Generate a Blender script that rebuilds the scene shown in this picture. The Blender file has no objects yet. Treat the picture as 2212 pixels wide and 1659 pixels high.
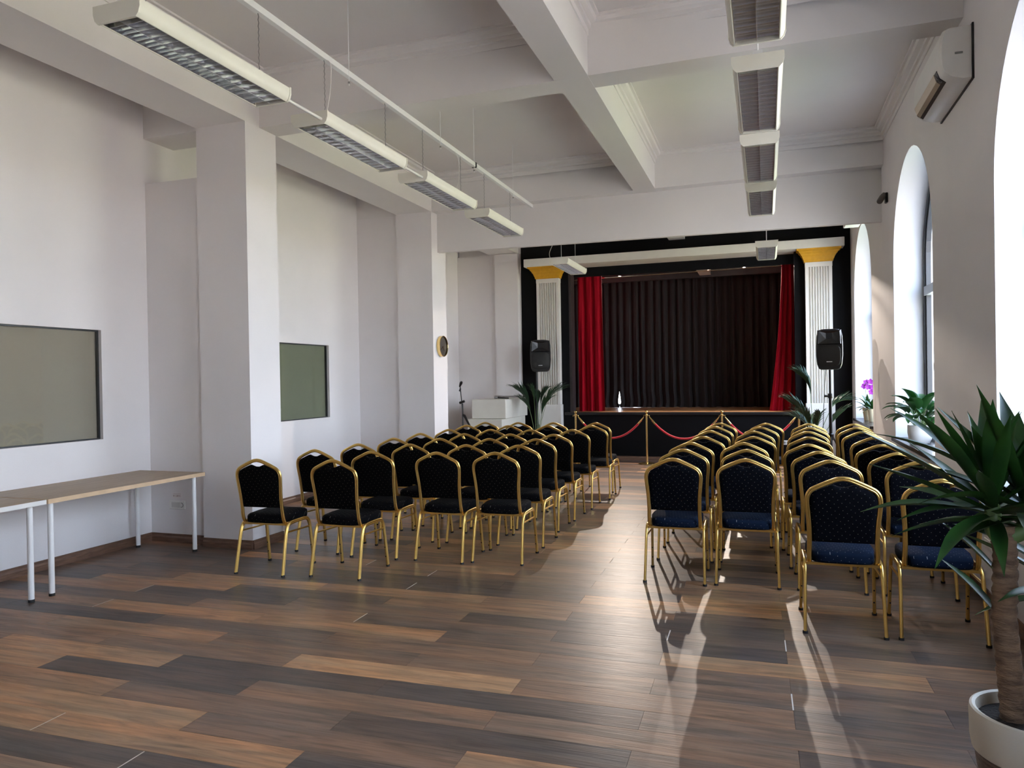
import bpy, math, random
from mathutils import Vector, Matrix, noise
random.seed(7)
PI = math.pi
sc = bpy.context.scene
C = sc.collection

# ------------------------------------------------------------------ camera
yaw, pitch, roll = -.3306, -.00694, -.01687
f_ = Vector((math.sin(yaw)*math.cos(pitch), math.cos(yaw)*math.cos(pitch), math.sin(pitch)))
r0 = Vector((math.cos(yaw), -math.sin(yaw), 0)); u0 = r0.cross(f_)
r_ = r0*math.cos(roll) + u0*math.sin(roll); u_ = -r0*math.sin(roll) + u0*math.cos(roll)
cam = bpy.data.cameras.new('camera'); cam.sensor_width = 36; cam.lens = 1596.6/2212*36; cam.clip_end = 400
co = bpy.data.objects.new('camera', cam); C.objects.link(co)
M = Matrix((r_, u_, -f_)).transposed().to_4x4(); M.translation = (0, 0, 1.57)
co.matrix_world = M; sc.camera = co

# ------------------------------------------------------------------ world, sun, exposure
sc.view_settings.view_transform = 'Standard'; sc.view_settings.look = 'None'
sc.view_settings.exposure = 0.95; sc.view_settings.gamma = 1; sc.view_settings.use_curve_mapping = False
w = bpy.data.worlds.new('sky'); sc.world = w; w.use_nodes = True
nt = w.node_tree; nt.nodes.clear()
out = nt.nodes.new('ShaderNodeOutputWorld'); bg = nt.nodes.new('ShaderNodeBackground')
tc = nt.nodes.new('ShaderNodeTexCoord'); sep = nt.nodes.new('ShaderNodeSeparateXYZ'); rmp = nt.nodes.new('ShaderNodeValToRGB')
nt.links.new(tc.outputs['Generated'], sep.inputs[0]); nt.links.new(sep.outputs['Z'], rmp.inputs[0])
rmp.color_ramp.elements[0].position = 0.0; rmp.color_ramp.elements[0].color = (.84, .90, 1, 1)
rmp.color_ramp.elements[1].position = .7; rmp.color_ramp.elements[1].color = (.50, .68, 1, 1)
nt.links.new(rmp.outputs[0], bg.inputs['Color']); bg.inputs['Strength'].default_value = 8.5
nt.links.new(bg.outputs[0], out.inputs[0])
SUN = bpy.data.lights.new('sun', 'SUN'); SUN.energy = 42; SUN.angle = .01; SUN.color = (1, .93, .80)
so = bpy.data.objects.new('sun', SUN); C.objects.link(so); so.rotation_euler = (math.radians(8), math.radians(-42), 0)
# two stage floodlights on the wall head above the entablature, aimed down the aisle
def flood_light(name, loc, target, energy, size, blend=.5, radius=.03):
    L = bpy.data.lights.new(name, 'SPOT'); L.energy = energy; L.spot_size = math.radians(size); L.spot_blend = blend
    L.shadow_soft_size = radius; L.color = (1, .86, .74)
    o = bpy.data.objects.new(name, L); C.objects.link(o); o.location = loc
    o.rotation_euler = (Vector(target)-Vector(loc)).to_track_quat('-Z', 'Y').to_euler()
    return o
sc.cycles.max_bounces = 9; sc.cycles.diffuse_bounces = 6; sc.cycles.glossy_bounces = 6
sc.cycles.transparent_max_bounces = 8; sc.cycles.caustics_reflective = False; sc.cycles.caustics_refractive = False
sc.cycles.sample_clamp_indirect = 6; sc.cycles.use_denoising = True
sc.cycles.use_adaptive_sampling = True; sc.cycles.adaptive_threshold = .02

# ------------------------------------------------------------------ mesh builder
class MB:
    def __init__(s): s.v = []; s.f = []; s.m = []; s.mi = 0
    def add(s, vs, fs):
        b = len(s.v); s.v += [tuple(p) for p in vs]
        for q in fs: s.f.append(tuple(b+i for i in q)); s.m.append(s.mi)
        return s
    def box(s, x0, x1, y0, y1, z0, z1):
        return s.hexa([(x0, y0), (x1, y0), (x1, y1), (x0, y1)], [z0]*4, [z1]*4)
    def hexa(s, xy, zb, zt):
        vs = [(p[0], p[1], z) for p, z in zip(xy, zb)] + [(p[0], p[1], z) for p, z in zip(xy, zt)]
        return s.add(vs, [(3, 2, 1, 0), (4, 5, 6, 7), (0, 1, 5, 4), (1, 2, 6, 5), (2, 3, 7, 6), (3, 0, 4, 7)])
    def bbox(s, x0, x1, y0, y1, z0, z1, b):      # box with chamfered vertical and horizontal edges
        def ring(i, z): return [(x0+i, y0+b, z), (x0+b, y0+i, z), (x1-b, y0+i, z), (x1-i, y0+b, z), (x1-i, y1-b, z), (x1-b, y1-i, z), (x0+b, y1-i, z), (x0+i, y1-b, z)]
        return s.rings([ring(b*.9, z0), ring(0, z0+b), ring(0, z1-b), ring(b*.9, z1)])
    def rings(s, R, closed=True, cap=True):
        n = len(R[0]); vs = [p for r in R for p in r]; fs = []
        for i in range(len(R)-1):
            for j in range(n if closed else n-1):
                k = (j+1) % n; fs.append((i*n+j, i*n+k, (i+1)*n+k, (i+1)*n+j))
        if cap: fs.append(tuple(reversed(range(n)))); fs.append(tuple((len(R)-1)*n+j for j in range(n)))
        return s.add(vs, fs)
    def lathe(s, prof, c=(0, 0, 0), n=24, cap=True):
        return s.rings([[(c[0]+r*math.cos(2*PI*j/n), c[1]+r*math.sin(2*PI*j/n), c[2]+z) for j in range(n)] for r, z in prof], cap=cap)
    def sweep(s, path, prof, up=(0, 0, 1), scale=None, cap=True):
        P = [Vector(p) for p in path]; R = []; nrm = Vector(up)
        for i, p in enumerate(P):
            t = (P[min(i+1, len(P)-1)]-P[max(i-1, 0)]).normalized()
            nrm = (nrm - t*nrm.dot(t))
            if nrm.length < 1e-5: nrm = Vector((1, 0, 0)) - t*t.x
            nrm.normalize(); b = t.cross(nrm); k = scale[i] if scale else 1
            R.append([p + b*(a*k) + nrm*(c*k) for a, c in prof])
        return s.rings(R, cap=cap)
    def tube(s, path, r, n=8, cap=True):
        rr = r if isinstance(r, (list, tuple)) else [r]*len(path)
        prof = [(math.cos(2*PI*j/n), math.sin(2*PI*j/n)) for j in range(n)]
        return s.sweep(path, prof, up=(.13, .21, .97), scale=rr, cap=cap)
    def cyl(s, p0, p1, r, n=12, r1=None):
        return s.tube([p0, p1], [r, r if r1 is None else r1], n)
    def mesh(s, name, mats, smooth=False):
        me = bpy.data.meshes.new(name); me.from_pydata(s.v, [], s.f)
        if not isinstance(mats, (list, tuple)): mats = [mats]
        for m in mats: me.materials.append(m)
        if len(mats) > 1: me.polygons.foreach_set('material_index', s.m)
        if smooth:
            me.polygons.foreach_set('use_smooth', [True]*len(me.polygons))
            try: me.set_sharp_from_angle(angle=math.radians(smooth if smooth is not True else 40))
            except Exception: pass
        me.update(); return me
    def obj(s, name, mats, parent=None, smooth=False):
        return link(name, s.mesh(name, mats, smooth), parent)
def link(name, data, parent=None, loc=None):
    o = bpy.data.objects.new(name, data); C.objects.link(o)
    if parent: o.parent = parent
    if loc: o.location = loc
    return o
def tag(o, label=None, cat=None, group=None, kind=None):
    for k, v in (('label', label), ('category', cat), ('group', group), ('kind', kind)):
        if v: o[k] = v
    return o
def thing(name, label, cat, loc=(0, 0, 0), rz=0, group=None):
    o = bpy.data.objects.new(name, None); C.objects.link(o); o.location = loc; o.rotation_euler = (0, 0, rz)
    o.empty_display_size = .1
    return tag(o, label, cat, group)
def struct(o): o['kind'] = 'structure'; return o
KIDS = {}
def copy_tree(o, parent=None):
    c = o.copy(); C.objects.link(c)
    if parent: c.parent = parent; c.matrix_parent_inverse = o.matrix_parent_inverse
    for ch in list(o.children): copy_tree(ch, c)
    return c
def spline(pts, k=4):
    P = [Vector(p) for p in pts]; o = []
    for i in range(len(P)-1):
        a = P[max(i-1, 0)]; b = P[i]; c = P[i+1]; d = P[min(i+2, len(P)-1)]
        for j in range(k):
            t = j/k
            o.append(.5*((2*b)+(c-a)*t+(2*a-5*b+4*c-d)*t*t+(3*b-a-3*c+d)*t**3))
    o.append(P[-1]); return o

# ------------------------------------------------------------------ materials
def mat(name, col, rough=.5, metal=0, spec=.5, noise_amt=0, nscale=8, bump=0, bscale=60, sheen=0, coat=0, stretch=None, col2=None):
    m = bpy.data.materials.new(name); m.use_nodes = True; n = m.node_tree; b = n.nodes['Principled BSDF']
    b.inputs['Base Color'].default_value = (*col, 1); b.inputs['Roughness'].default_value = rough
    b.inputs['Metallic'].default_value = metal; b.inputs['Specular IOR Level'].default_value = spec
    if sheen: b.inputs['Sheen Weight'].default_value = sheen; b.inputs['Sheen Roughness'].default_value = .4
    if coat: b.inputs['Coat Weight'].default_value = coat; b.inputs['Coat Roughness'].default_value = .15
    if noise_amt or bump or col2:
        t = n.nodes.new('ShaderNodeTexCoord'); mp = n.nodes.new('ShaderNodeMapping'); n.links.new(t.outputs['Object'], mp.inputs[0])
        if stretch: mp.inputs['Scale'].default_value = stretch
    if noise_amt or col2:
        k = n.nodes.new('ShaderNodeTexNoise'); k.inputs['Scale'].default_value = nscale; k.inputs['Detail'].default_value = 5
        n.links.new(mp.outputs[0], k.inputs['Vector'])
        mx = n.nodes.new('ShaderNodeMix'); mx.data_type = 'RGBA'
        c2 = col2 or tuple(c*(1-noise_amt) for c in col)
        mx.inputs['A'].default_value = (*col, 1); mx.inputs['B'].default_value = (*c2, 1)
        r = n.nodes.new('ShaderNodeValToRGB'); r.color_ramp.elements[0].position = .35; r.color_ramp.elements[1].position = .68
        n.links.new(k.outputs['Fac'], r.inputs[0]); n.links.new(r.outputs[0], mx.inputs['Factor'])
        n.links.new(mx.outputs['Result'], b.inputs['Base Color'])
    if bump:
        k = n.nodes.new('ShaderNodeTexNoise'); k.inputs['Scale'].default_value = bscale; k.inputs['Detail'].default_value = 4
        n.links.new(mp.outputs[0], k.inputs['Vector'])
        bp = n.nodes.new('ShaderNodeBump'); bp.inputs['Strength'].default_value = bump; bp.inputs['Distance'].default_value = .01
        n.links.new(k.outputs['Fac'], bp.inputs['Height']); n.links.new(bp.outputs[0], b.inputs['Normal'])
    return m
WALL = mat('wall_paint', (.80, .765, .758), .7, noise_amt=.03, nscale=2, bump=.05, bscale=90)
CEIL = mat('ceiling_paint', (.78, .75, .735), .75, noise_amt=.03, nscale=1.5, bump=.04, bscale=70)
BLACKW = mat('black_wall_paint', (.0028, .0032, .0045), .6, spec=.15, noise_amt=.3, nscale=3, bump=.03)
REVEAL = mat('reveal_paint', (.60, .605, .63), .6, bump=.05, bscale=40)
GOLD = mat('gold_tube', (.78, .52, .155), .28, metal=1, noise_amt=.08, nscale=30)
BRASS = mat('brass', (.80, .58, .25), .16, metal=1)
RUBBER = mat('black_rubber', (.012, .012, .012), .6)
BLKPL = mat('black_plastic', (.006, .006, .0065), .38, noise_amt=.2, nscale=40, bump=.05, bscale=300)
GRILLE = mat('speaker_grille', (.006, .006, .006), .55, bump=.4, bscale=500)
WHITEPL = mat('white_plastic', (.80, .78, .74), .35, noise_amt=.03)
WHITEMT = mat('white_metal', (.85, .85, .84), .35, noise_amt=.02)
CREAMMT = mat('cream_fixture_metal', (.80, .78, .68), .38, noise_amt=.03)
ALU = mat('louvre_aluminium', (.70, .70, .73), .17, metal=.92)
STEEL = mat('steel_chain', (.35, .35, .34), .35, metal=1)
RED = mat('red_velvet', (.33, .0, .010), .8, spec=.15, sheen=.04, noise_amt=.25, nscale=5, stretch=(6, 6, .6))
ROPE = mat('red_rope_velvet', (.55, .006, .02), .6, sheen=.4)
BLKCUR = mat('black_curtain', (.022, .018, .018), .85, sheen=.05, noise_amt=.3, nscale=4, stretch=(5, 5, .5))
YELLOW = mat('ochre_capital_paint', (.66, .34, .012), .5, noise_amt=.1, nscale=20)
COLW = mat('column_white_paint', (.78, .76, .71), .5, noise_amt=.03)
TABW = mat('oak_laminate', (.42, .31, .20), .45, col2=(.31, .22, .135), nscale=6, stretch=(9, .6, 9))
TABE = mat('oak_edge_band', (.70, .50, .31), .5, noise_amt=.1, nscale=10)
BASEB = mat('skirting_wood', (.20, .11, .07), .45, col2=(.11, .06, .04), nscale=5, stretch=(2, 2, 25))
STAGEF = mat('stage_parquet', (.62, .30, .12), .35, col2=(.38, .17, .06), nscale=3, stretch=(1, 12, 1))
DFRAME = mat('anthracite_frame', (.03, .032, .036), .35)
SILL = mat('sill_stone', (.035, .028, .028), .25, noise_amt=.4, nscale=30)
POTW = mat('white_ceramic', (.84, .82, .79), .3)
POTC = mat('cream_ceramic', (.62, .53, .36), .35, noise_amt=.06)
POTB = mat('pot_beige_clay', (.58, .53, .44), .6, bump=.15, bscale=250)
POTD = mat('pot_brown_ribs', (.16, .11, .085), .6, noise_amt=.3, nscale=60)
SOIL = mat('soil', (.02, .013, .009), .95, noise_amt=.5, nscale=60, bump=1, bscale=80)
TRUNK = mat('yucca_trunk', (.24, .15, .09), .85, col2=(.10, .06, .04), nscale=14, stretch=(1, 1, 3.5), bump=.8, bscale=45)
BLIND = mat('blind_behind_glass', (.66, .60, .56), .8, noise_amt=.08, nscale=1)
BLIND2 = mat('green_grey_blind', (.36, .40, .31), .8, noise_amt=.05, nscale=1)
DARKB = mat('dark_brown_board', (.035, .026, .026), .6, noise_amt=.3)
GRASS = mat('outside_ground', (.45, .39, .34), .9, noise_amt=.3, nscale=.5)
CHROME = mat('chrome_strip', (.7, .62, .5), .12, metal=1)
PURPLE = mat('orchid_petal', (.42, .02, .50), .55, noise_amt=.3, nscale=60)
LOGO = mat('silver_badge', (.75, .75, .75), .3, metal=.5)
REDINK = mat('dark_red_print', (.18, .03, .03), .6)
GREY = mat('grey_print', (.25, .25, .24), .6)

def leaf_mat(name, c, c2, tr=.25):
    m = mat(name, c, .38, col2=c2, nscale=9, stretch=(1, 1, 1))
    n = m.node_tree; b = n.nodes['Principled BSDF']; o = n.nodes['Material Output']
    t = n.nodes.new('ShaderNodeBsdfTranslucent'); t.inputs['Color'].default_value = (c[0]*2.2, c[1]*2.0, c[2]*.8, 1)
    mx = n.nodes.new('ShaderNodeMixShader'); mx.inputs[0].default_value = tr
    n.links.new(b.outputs[0], mx.inputs[1]); n.links.new(t.outputs[0], mx.inputs[2]); n.links.new(mx.outputs[0], o.inputs[0])
    return m
LEAFY = leaf_mat('yucca_leaf', (.035, .115, .022), (.015, .06, .016))
LEAFL = leaf_mat('lily_leaf', (.025, .10, .022), (.012, .055, .016))
LEAFP = leaf_mat('palm_leaf', (.02, .07, .028), (.012, .04, .02), .15)
STEMG = mat('green_stem', (.10, .17, .05), .5)

def glass(name, tint=(1, 1, 1), fac=.06, rough=.0):
    m = bpy.data.materials.new(name); m.use_nodes = True; n = m.node_tree; n.nodes.clear()
    o = n.nodes.new('ShaderNodeOutputMaterial'); mx = n.nodes.new('ShaderNodeMixShader')
    t = n.nodes.new('ShaderNodeBsdfTransparent'); t.inputs[0].default_value = (*tint, 1)
    g = n.nodes.new('ShaderNodeBsdfGlossy'); g.inputs['Roughness'].default_value = rough
    lw = n.nodes.new('ShaderNodeLayerWeight'); lw.inputs['Blend'].default_value = .5
    pw = n.nodes.new('ShaderNodeMath'); pw.operation = 'POWER'; pw.inputs[1].default_value = 5; n.links.new(lw.outputs['Facing'], pw.inputs[0])
    fr = n.nodes.new('ShaderNodeMapRange'); fr.inputs['To Min'].default_value = .04; fr.inputs['To Max'].default_value = .9; n.links.new(pw.outputs[0], fr.inputs[0])
    n.links.new(fr.outputs[0], mx.inputs[0]); n.links.new(t.outputs[0], mx.inputs[1]); n.links.new(g.outputs[0], mx.inputs[2])
    n.links.new(mx.outputs[0], o.inputs[0]); return m
GLASS = glass('window_glass', (.95, .97, .97)); GLASST = glass('tinted_glass', (.84, .84, .80), rough=.02)

def dots(name, base, dot, plane, pitch=.031, rad=.0017, sheen=.0):
    m = bpy.data.materials.new(name); m.use_nodes = True; n = m.node_tree; b = n.nodes['Principled BSDF']
    t = n.nodes.new('ShaderNodeTexCoord'); sp = n.nodes.new('ShaderNodeSeparateXYZ'); n.links.new(t.outputs['Object'], sp.inputs[0])
    cb = n.nodes.new('ShaderNodeCombineXYZ')
    A, B = ('X', 'Z') if plane == 'xz' else ('X', 'Y')
    n.links.new(sp.outputs[A], cb.inputs[0])
    if plane == 'xz': n.links.new(sp.outputs[B], cb.inputs[1])
    else:
        sm = n.nodes.new('ShaderNodeMath'); sm.operation = 'SUBTRACT'; n.links.new(sp.outputs['Y'], sm.inputs[0]); n.links.new(sp.outputs['Z'], sm.inputs[1]); n.links.new(sm.outputs[0], cb.inputs[1])
    mp = n.nodes.new('ShaderNodeMapping'); mp.inputs['Rotation'].default_value = (0, 0, math.radians(38))
    n.links.new(cb.outputs[0], mp.inputs[0])
    vo = n.nodes.new('ShaderNodeTexVoronoi'); vo.voronoi_dimensions = '2D'; vo.inputs['Randomness'].default_value = .06
    vo.inputs['Scale'].default_value = 1/pitch; n.links.new(mp.outputs[0], vo.inputs['Vector'])
    lt = n.nodes.new('ShaderNodeMath'); lt.operation = 'LESS_THAN'; lt.inputs[1].default_value = rad/pitch
    n.links.new(vo.outputs['Distance'], lt.inputs[0])
    mx = n.nodes.new('ShaderNodeMix'); mx.data_type = 'RGBA'; mx.inputs['A'].default_value = (*base, 1); mx.inputs['B'].default_value = (*dot, 1)
    n.links.new(lt.outputs[0], mx.inputs['Factor']); n.links.new(mx.outputs['Result'], b.inputs['Base Color'])
    b.inputs['Roughness'].default_value = .85; b.inputs['Specular IOR Level'].default_value = .07
    b.inputs['Sheen Weight'].default_value = sheen; b.inputs['Sheen Roughness'].default_value = .5
    ns = n.nodes.new('ShaderNodeTexNoise'); ns.inputs['Scale'].default_value = 450; n.links.new(t.outputs['Object'], ns.inputs['Vector'])
    bp = n.nodes.new('ShaderNodeBump'); bp.inputs['Strength'].default_value = .25; bp.inputs['Distance'].default_value = .002
    n.links.new(ns.outputs['Fac'], bp.inputs['Height']); n.links.new(bp.outputs[0], b.inputs['Normal'])
    return m
FB = {'black': (dots('navy_dotted_fabric_back_dim', (.0018, .0016, .0018), (.16, .14, .10), 'xz'), dots('navy_dotted_fabric_seat_dim', (.0035, .0033, .004), (.22, .20, .17), 'xy')),  # left block: same navy fabric, its lack of sky light put into the colour
      'navy': (dots('navy_dotted_fabric_back_skylit', (.0009, .0011, .0028), (.17, .16, .13), 'xz'), dots('navy_dotted_fabric_seat_skylit', (.0045, .009, .021), (.22, .22, .22), 'xy'))}  # right block: blue sky light put into the base colour; backs darker than seats

def plank_mat():
    m = bpy.data.materials.new('laminate_plank'); m.use_nodes = True; n = m.node_tree; b = n.nodes['Principled BSDF']
    N = n.nodes.new; L = n.links.new
    g = N('ShaderNodeNewGeometry')
    a1 = N('ShaderNodeAttribute'); a1.attribute_type = 'OBJECT'; a1.attribute_name = 'tone'
    a2 = N('ShaderNodeAttribute'); a2.attribute_type = 'GEOMETRY'; a2.attribute_name = 'tone'
    ad = N('ShaderNodeMath'); ad.operation = 'ADD'; L(a1.outputs['Fac'], ad.inputs[0]); L(a2.outputs['Fac'], ad.inputs[1])
    r = N('ShaderNodeValToRGB'); e = r.color_ramp.elements
    cols = [(0, (.095, .073, .064)), (.2, (.132, .098, .078)), (.4, (.205, .134, .094)), (.6, (.290, .175, .107)), (.8, (.42, .24, .125)), (1, (.52, .315, .168))]
    e[0].position = 0; e[0].color = (*cols[0][1], 1); e[1].position = 1; e[1].color = (*cols[-1][1], 1)
    for p, c in cols[1:-1]: q = e.new(p); q.color = (*c, 1)
    L(ad.outputs[0], r.inputs[0])
    # grain: world position shifted per plank by tone
    sc_ = N('ShaderNodeVectorMath'); sc_.operation = 'MULTIPLY'; sc_.inputs[1].default_value = (1.6, 16, 1); L(g.outputs['Position'], sc_.inputs[0])
    of = N('ShaderNodeVectorMath'); of.operation = 'ADD'; L(sc_.outputs[0], of.inputs[0])
    mu = N('ShaderNodeMath'); mu.operation = 'MULTIPLY'; mu.inputs[1].default_value = 437.0; L(ad.outputs[0], mu.inputs[0]); L(mu.outputs[0], of.inputs[1])
    n1 = N('ShaderNodeTexNoise'); n1.inputs['Scale'].default_value = 1.6; n1.inputs['Detail'].default_value = 8; n1.inputs['Roughness'].default_value = .62; n1.inputs['Distortion'].default_value = .8
    L(of.outputs[0], n1.inputs['Vector'])
    r2 = N('ShaderNodeValToRGB'); r2.color_ramp.elements[0].position = .30; r2.color_ramp.elements[0].color = (.45, .43, .42, 1); r2.color_ramp.elements[1].position = .62; r2.color_ramp.elements[1].color = (1.12, 1.08, 1.05, 1)
    L(n1.outputs['Fac'], r2.inputs[0])
    # slow tint along the plank: brown to grey
    n3 = N('ShaderNodeTexNoise'); n3.inputs['Scale'].default_value = .55; n3.inputs['Detail'].default_value = 2; L(of.outputs[0], n3.inputs['Vector'])
    r3 = N('ShaderNodeValToRGB'); r3.color_ramp.elements[0].position = .35; r3.color_ramp.elements[0].color = (.78, .84, .90, 1); r3.color_ramp.elements[1].position = .65; r3.color_ramp.elements[1].color = (1.15, 1.0, .88, 1)
    L(n3.outputs['Fac'], r3.inputs[0])
    m1 = N('ShaderNodeMix'); m1.data_type = 'RGBA'; m1.blend_type = 'MULTIPLY'; m1.inputs['Factor'].default_value = 1; L(r.outputs[0], m1.inputs['A']); L(r2.outputs[0], m1.inputs['B'])
    m2 = N('ShaderNodeMix'); m2.data_type = 'RGBA'; m2.blend_type = 'MULTIPLY'; m2.inputs['Factor'].default_value = 1; L(m1.outputs['Result'], m2.inputs['A']); L(r3.outputs[0], m2.inputs['B'])
    L(m2.outputs['Result'], b.inputs['Base Color'])
    # fine cross-grain relief gives the streaky gloss
    s4 = N('ShaderNodeVectorMath'); s4.operation = 'MULTIPLY'; s4.inputs[1].default_value = (3, 90, 1); L(g.outputs['Position'], s4.inputs[0])
    n4 = N('ShaderNodeTexNoise'); n4.inputs['Scale'].default_value = 1.0; n4.inputs['Detail'].default_value = 4; L(s4.outputs[0], n4.inputs['Vector'])
    rr = N('ShaderNodeMapRange'); rr.inputs['To Min'].default_value = .29; rr.inputs['To Max'].default_value = .43; L(n4.outputs['Fac'], rr.inputs[0]); L(rr.outputs[0], b.inputs['Roughness'])
    bp = N('ShaderNodeBump'); bp.inputs['Strength'].default_value = .5; bp.inputs['Distance'].default_value = .003; L(n4.outputs['Fac'], bp.inputs['Height']); L(bp.outputs[0], b.inputs['Normal'])
    b.inputs['Specular IOR Level'].default_value = .5
    return m
PLANK = plank_mat()
PALE = mat('pale_joint_edge', (.62, .54, .46), .6)

# ------------------------------------------------------------------ room shell
XR, XL, ZC = 1.41, -5.88, 4.58
YB, YF, YW = -3.6, 17.0, 13.95
# floor slab and planks
fl = struct(MB().box(XL-.1, XR+.1, YB, YW, -.10, -.008).obj('floor', mat('underlay', (.03, .025, .02), .9)))
PW, PL, A0 = .193, 1.33, math.radians(.9)
ca, sa = math.cos(A0), math.sin(A0); ox, oy = -2.54, 2.47
TONES = {(5, -2.54): .95, (4, -4.53): .9, (4, -3.2): .05, (4, -1.87): .12, (3, -3.87): .08, (3, -5.2): .92, (3, -2.54): .5, (2, -4.53): .72, (2, -3.2): .42, (2, -1.87): .05,
         (1, -3.87): .86, (1, -5.2): .95, (1, -2.54): .38, (0, -3.2): .80, (0, -1.87): .08, (0, -4.53): .85, (-1, -3.87): .15, (-1, -2.54): .05, (-1, -5.2): .9, (6, -3.2): .45, (6, -4.53): .75,
         (7, -3.87): .35, (8, -3.2): .75, (9, -2.54): .3, (9, -3.87): .6, (11, -3.87): .12, (11, -2.54): .55, (-2, -3.2): .6, (-2, -4.53): .55}
def clip(poly, x0, x1, y0, y1):
    def cut(P, f, t):
        o = []
        for i in range(len(P)):
            a, b = P[i], P[(i+1) % len(P)]; fa, fb = f(a), f(b)
            if fa >= 0: o.append(a)
            if fa*fb < 0: k = fa/(fa-fb); o.append((a[0]+(b[0]-a[0])*k, a[1]+(b[1]-a[1])*k))
        return o
    for f in (lambda p: p[0]-x0, lambda p: x1-p[0], lambda p: p[1]-y0, lambda p: y1-p[1]):
        poly = cut(poly, f, 0)
        if len(poly) < 3: return []
    return poly
gap = .0007
plk = []
for k in range(-31, 61):
    y0 = oy + PW*k; xo = -2.54 if k % 2 else -3.205
    for n in range(-5, 5):
        x0 = xo + PL*n
        q = [(x0+gap, y0+gap), (x0+PL-gap, y0+gap), (x0+PL-gap, y0+PW-gap), (x0+gap, y0+PW-gap)]
        q = [(ox+(a-ox)*ca-(b-oy)*sa, oy+(a-ox)*sa+(b-oy)*ca) for a, b in q]
        q = clip(q, XL, XR, YB+.02, YW-.01)
        if len(q) < 3: continue
        tone = None
        for (kk, xx), t in TONES.items():
            if kk == k and abs(xx-x0) < .05: tone = t
        if tone is None: tone = min(1, max(0, random.choice([.08, .15, .3, .4, .5, .55, .7, .85]) + random.uniform(-.05, .05)))
        cx = sum(p[0] for p in q)/len(q); cy = sum(p[1] for p in q)/len(q)
        plk.append((q, tone, cx, cy))
def in_view(x, y):
    v = Vector((x, y, -1.57)); d = v.dot(f_)
    return d > .8 and abs(v.dot(r_)/d) < .80 and v.dot(u_)/d > -.70
near = sorted([p for p in plk if in_view(p[2], p[3])], key=lambda p: p[3])[:296]; ids = set(id(p) for p in near)
rest = MB(); rt = []
for p in plk:
    q, tone, cx, cy = p; n = len(q)
    vs = [(x, y, 0) for x, y in q] + [(x, y, -.008) for x, y in q]
    fs = [tuple(range(n))] + [(i, i+n, (i+1) % n+n, (i+1) % n) for i in range(n)]
    if id(p) in ids:
        mb = MB(); mb.add([(a-cx, b-cy, c) for a, b, c in vs], fs); o = mb.obj('plank', PLANK, fl); o.location = (cx, cy, 0); o['tone'] = tone
    else:
        rest.add(vs, fs); rt += [tone]*len(fs)
ro = rest.obj('plank_field', PLANK, fl); ro['kind'] = 'stuff'
at = ro.data.attributes.new('tone', 'FLOAT', 'FACE'); at.data.foreach_set('value', rt)
# pale chipped ends at some joints
for i, (k, x) in enumerate([(10, -4.53), (8, -4.53), (9, -2.54), (0, -3.205), (-1, -2.54), (16, -3.205), (15, -2.54), (13, -2.54), (17, -1.21), (19, -1.21), (23, -1.21), (10, .12), (6, .12), (10, -.545)]):
    y0 = oy+PW*k; q = [(x-.003, y0+.004), (x+.003, y0+.004), (x+.003, y0+PW-.004), (x-.003, y0+PW-.004)]
    q = [(ox+(a-ox)*ca-(b-oy)*sa, oy+(a-ox)*sa+(b-oy)*ca) for a, b in q]
    o = MB().add([(a, b, .0006) for a, b in q]+[(a, b, -.004) for a, b in q], [(0, 1, 2, 3), (0, 4, 5, 1), (1, 5, 6, 2), (2, 6, 7, 3), (3, 7, 4, 0)]).obj('joint_strip', PALE, fl)
    if i == 0: o['label'] = 'pale open joint between floor planks'

# ceiling slab, beams
cl = struct(MB().box(XL-.3, XR+.6, YB-.2, YW+.02, ZC, ZC+.15).obj('ceiling', CEIL))
def beam(name, xy, zb):
    o = MB().hexa(xy, zb, [ZC+.01]*4).obj(name, CEIL, cl); return o
beam('ceiling_beam', [(-5.17, YB), (-4.6, YB), (-4.6, YW-.01), (-5.17, YW-.01)], [4.04]*4)
beam('ceiling_beam', [(-1.66, YB), (-1.37, YB), (-1.37, YW-.01), (-1.66, YW-.01)], [4.09]*4)
for y0, y1, dz in ((-1.74, -1.46, 0), (2.21, 2.49, 0), (6.0, 6.28, 0)):
    beam('ceiling_beam', [(-4.6, y0+.0), (-1.5, y0+.07), (-1.5, y1+.07), (-4.6, y1)], [4.04, 4.09, 4.09, 4.04])
    beam('ceiling_beam', [(-1.5, y0+.07), (XR, y0+.24), (XR, y1+.24), (-1.5, y1+.07)], [4.09, 4.17, 4.17, 4.09])
beam('ceiling_beam', [(-4.6, 9.90), (XR, 10.15), (XR, 10.40), (-4.6, 10.2)], [4.04, 4.14, 4.14, 4.04])
beam('header_wall', [(-4.6, 10.08), (XR, 10.32), (XR, 10.40), (-4.6, 10.16)], [3.47]*4)
# stub beams and boxed piers beside the left pillars
for y0, y1 in ((5.85, 6.25), (9.95, 10.35), (1.9, 2.3)):
    beam('ceiling_beam', [(XL, y0), (-5.17, y0), (-5.17, y1), (XL, y1)], [4.04]*4)
# crown mouldings inside the coffers
def crown(x0, x1, y0, y1):
    prof = [(0, -.155), (.012, -.155), (.012, -.105), (.035, -.10), (.035, -.065), (.075, -.05), (.085, -.02), (.11, -.018), (.11, 0)]
    R = []
    for d, z in prof: R.append([(x0+d, y0+d, ZC+z), (x1-d, y0+d, ZC+z), (x1-d, y1-d, ZC+z), (x0+d, y1-d, ZC+z)])
    mb = MB(); mb.rings(R, cap=False); o = mb.obj('crown_moulding', CEIL, cl)
for y0, y1 in ((-1.4, 2.28), (2.56, 6.05), (6.33, 9.95)):
    crown(-4.6, -1.66, y0, y1 if y1 < 9 else 9.92); crown(-1.37, XR, y0+.09, y1+.09 if y1 < 9 else 10.10)

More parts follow.
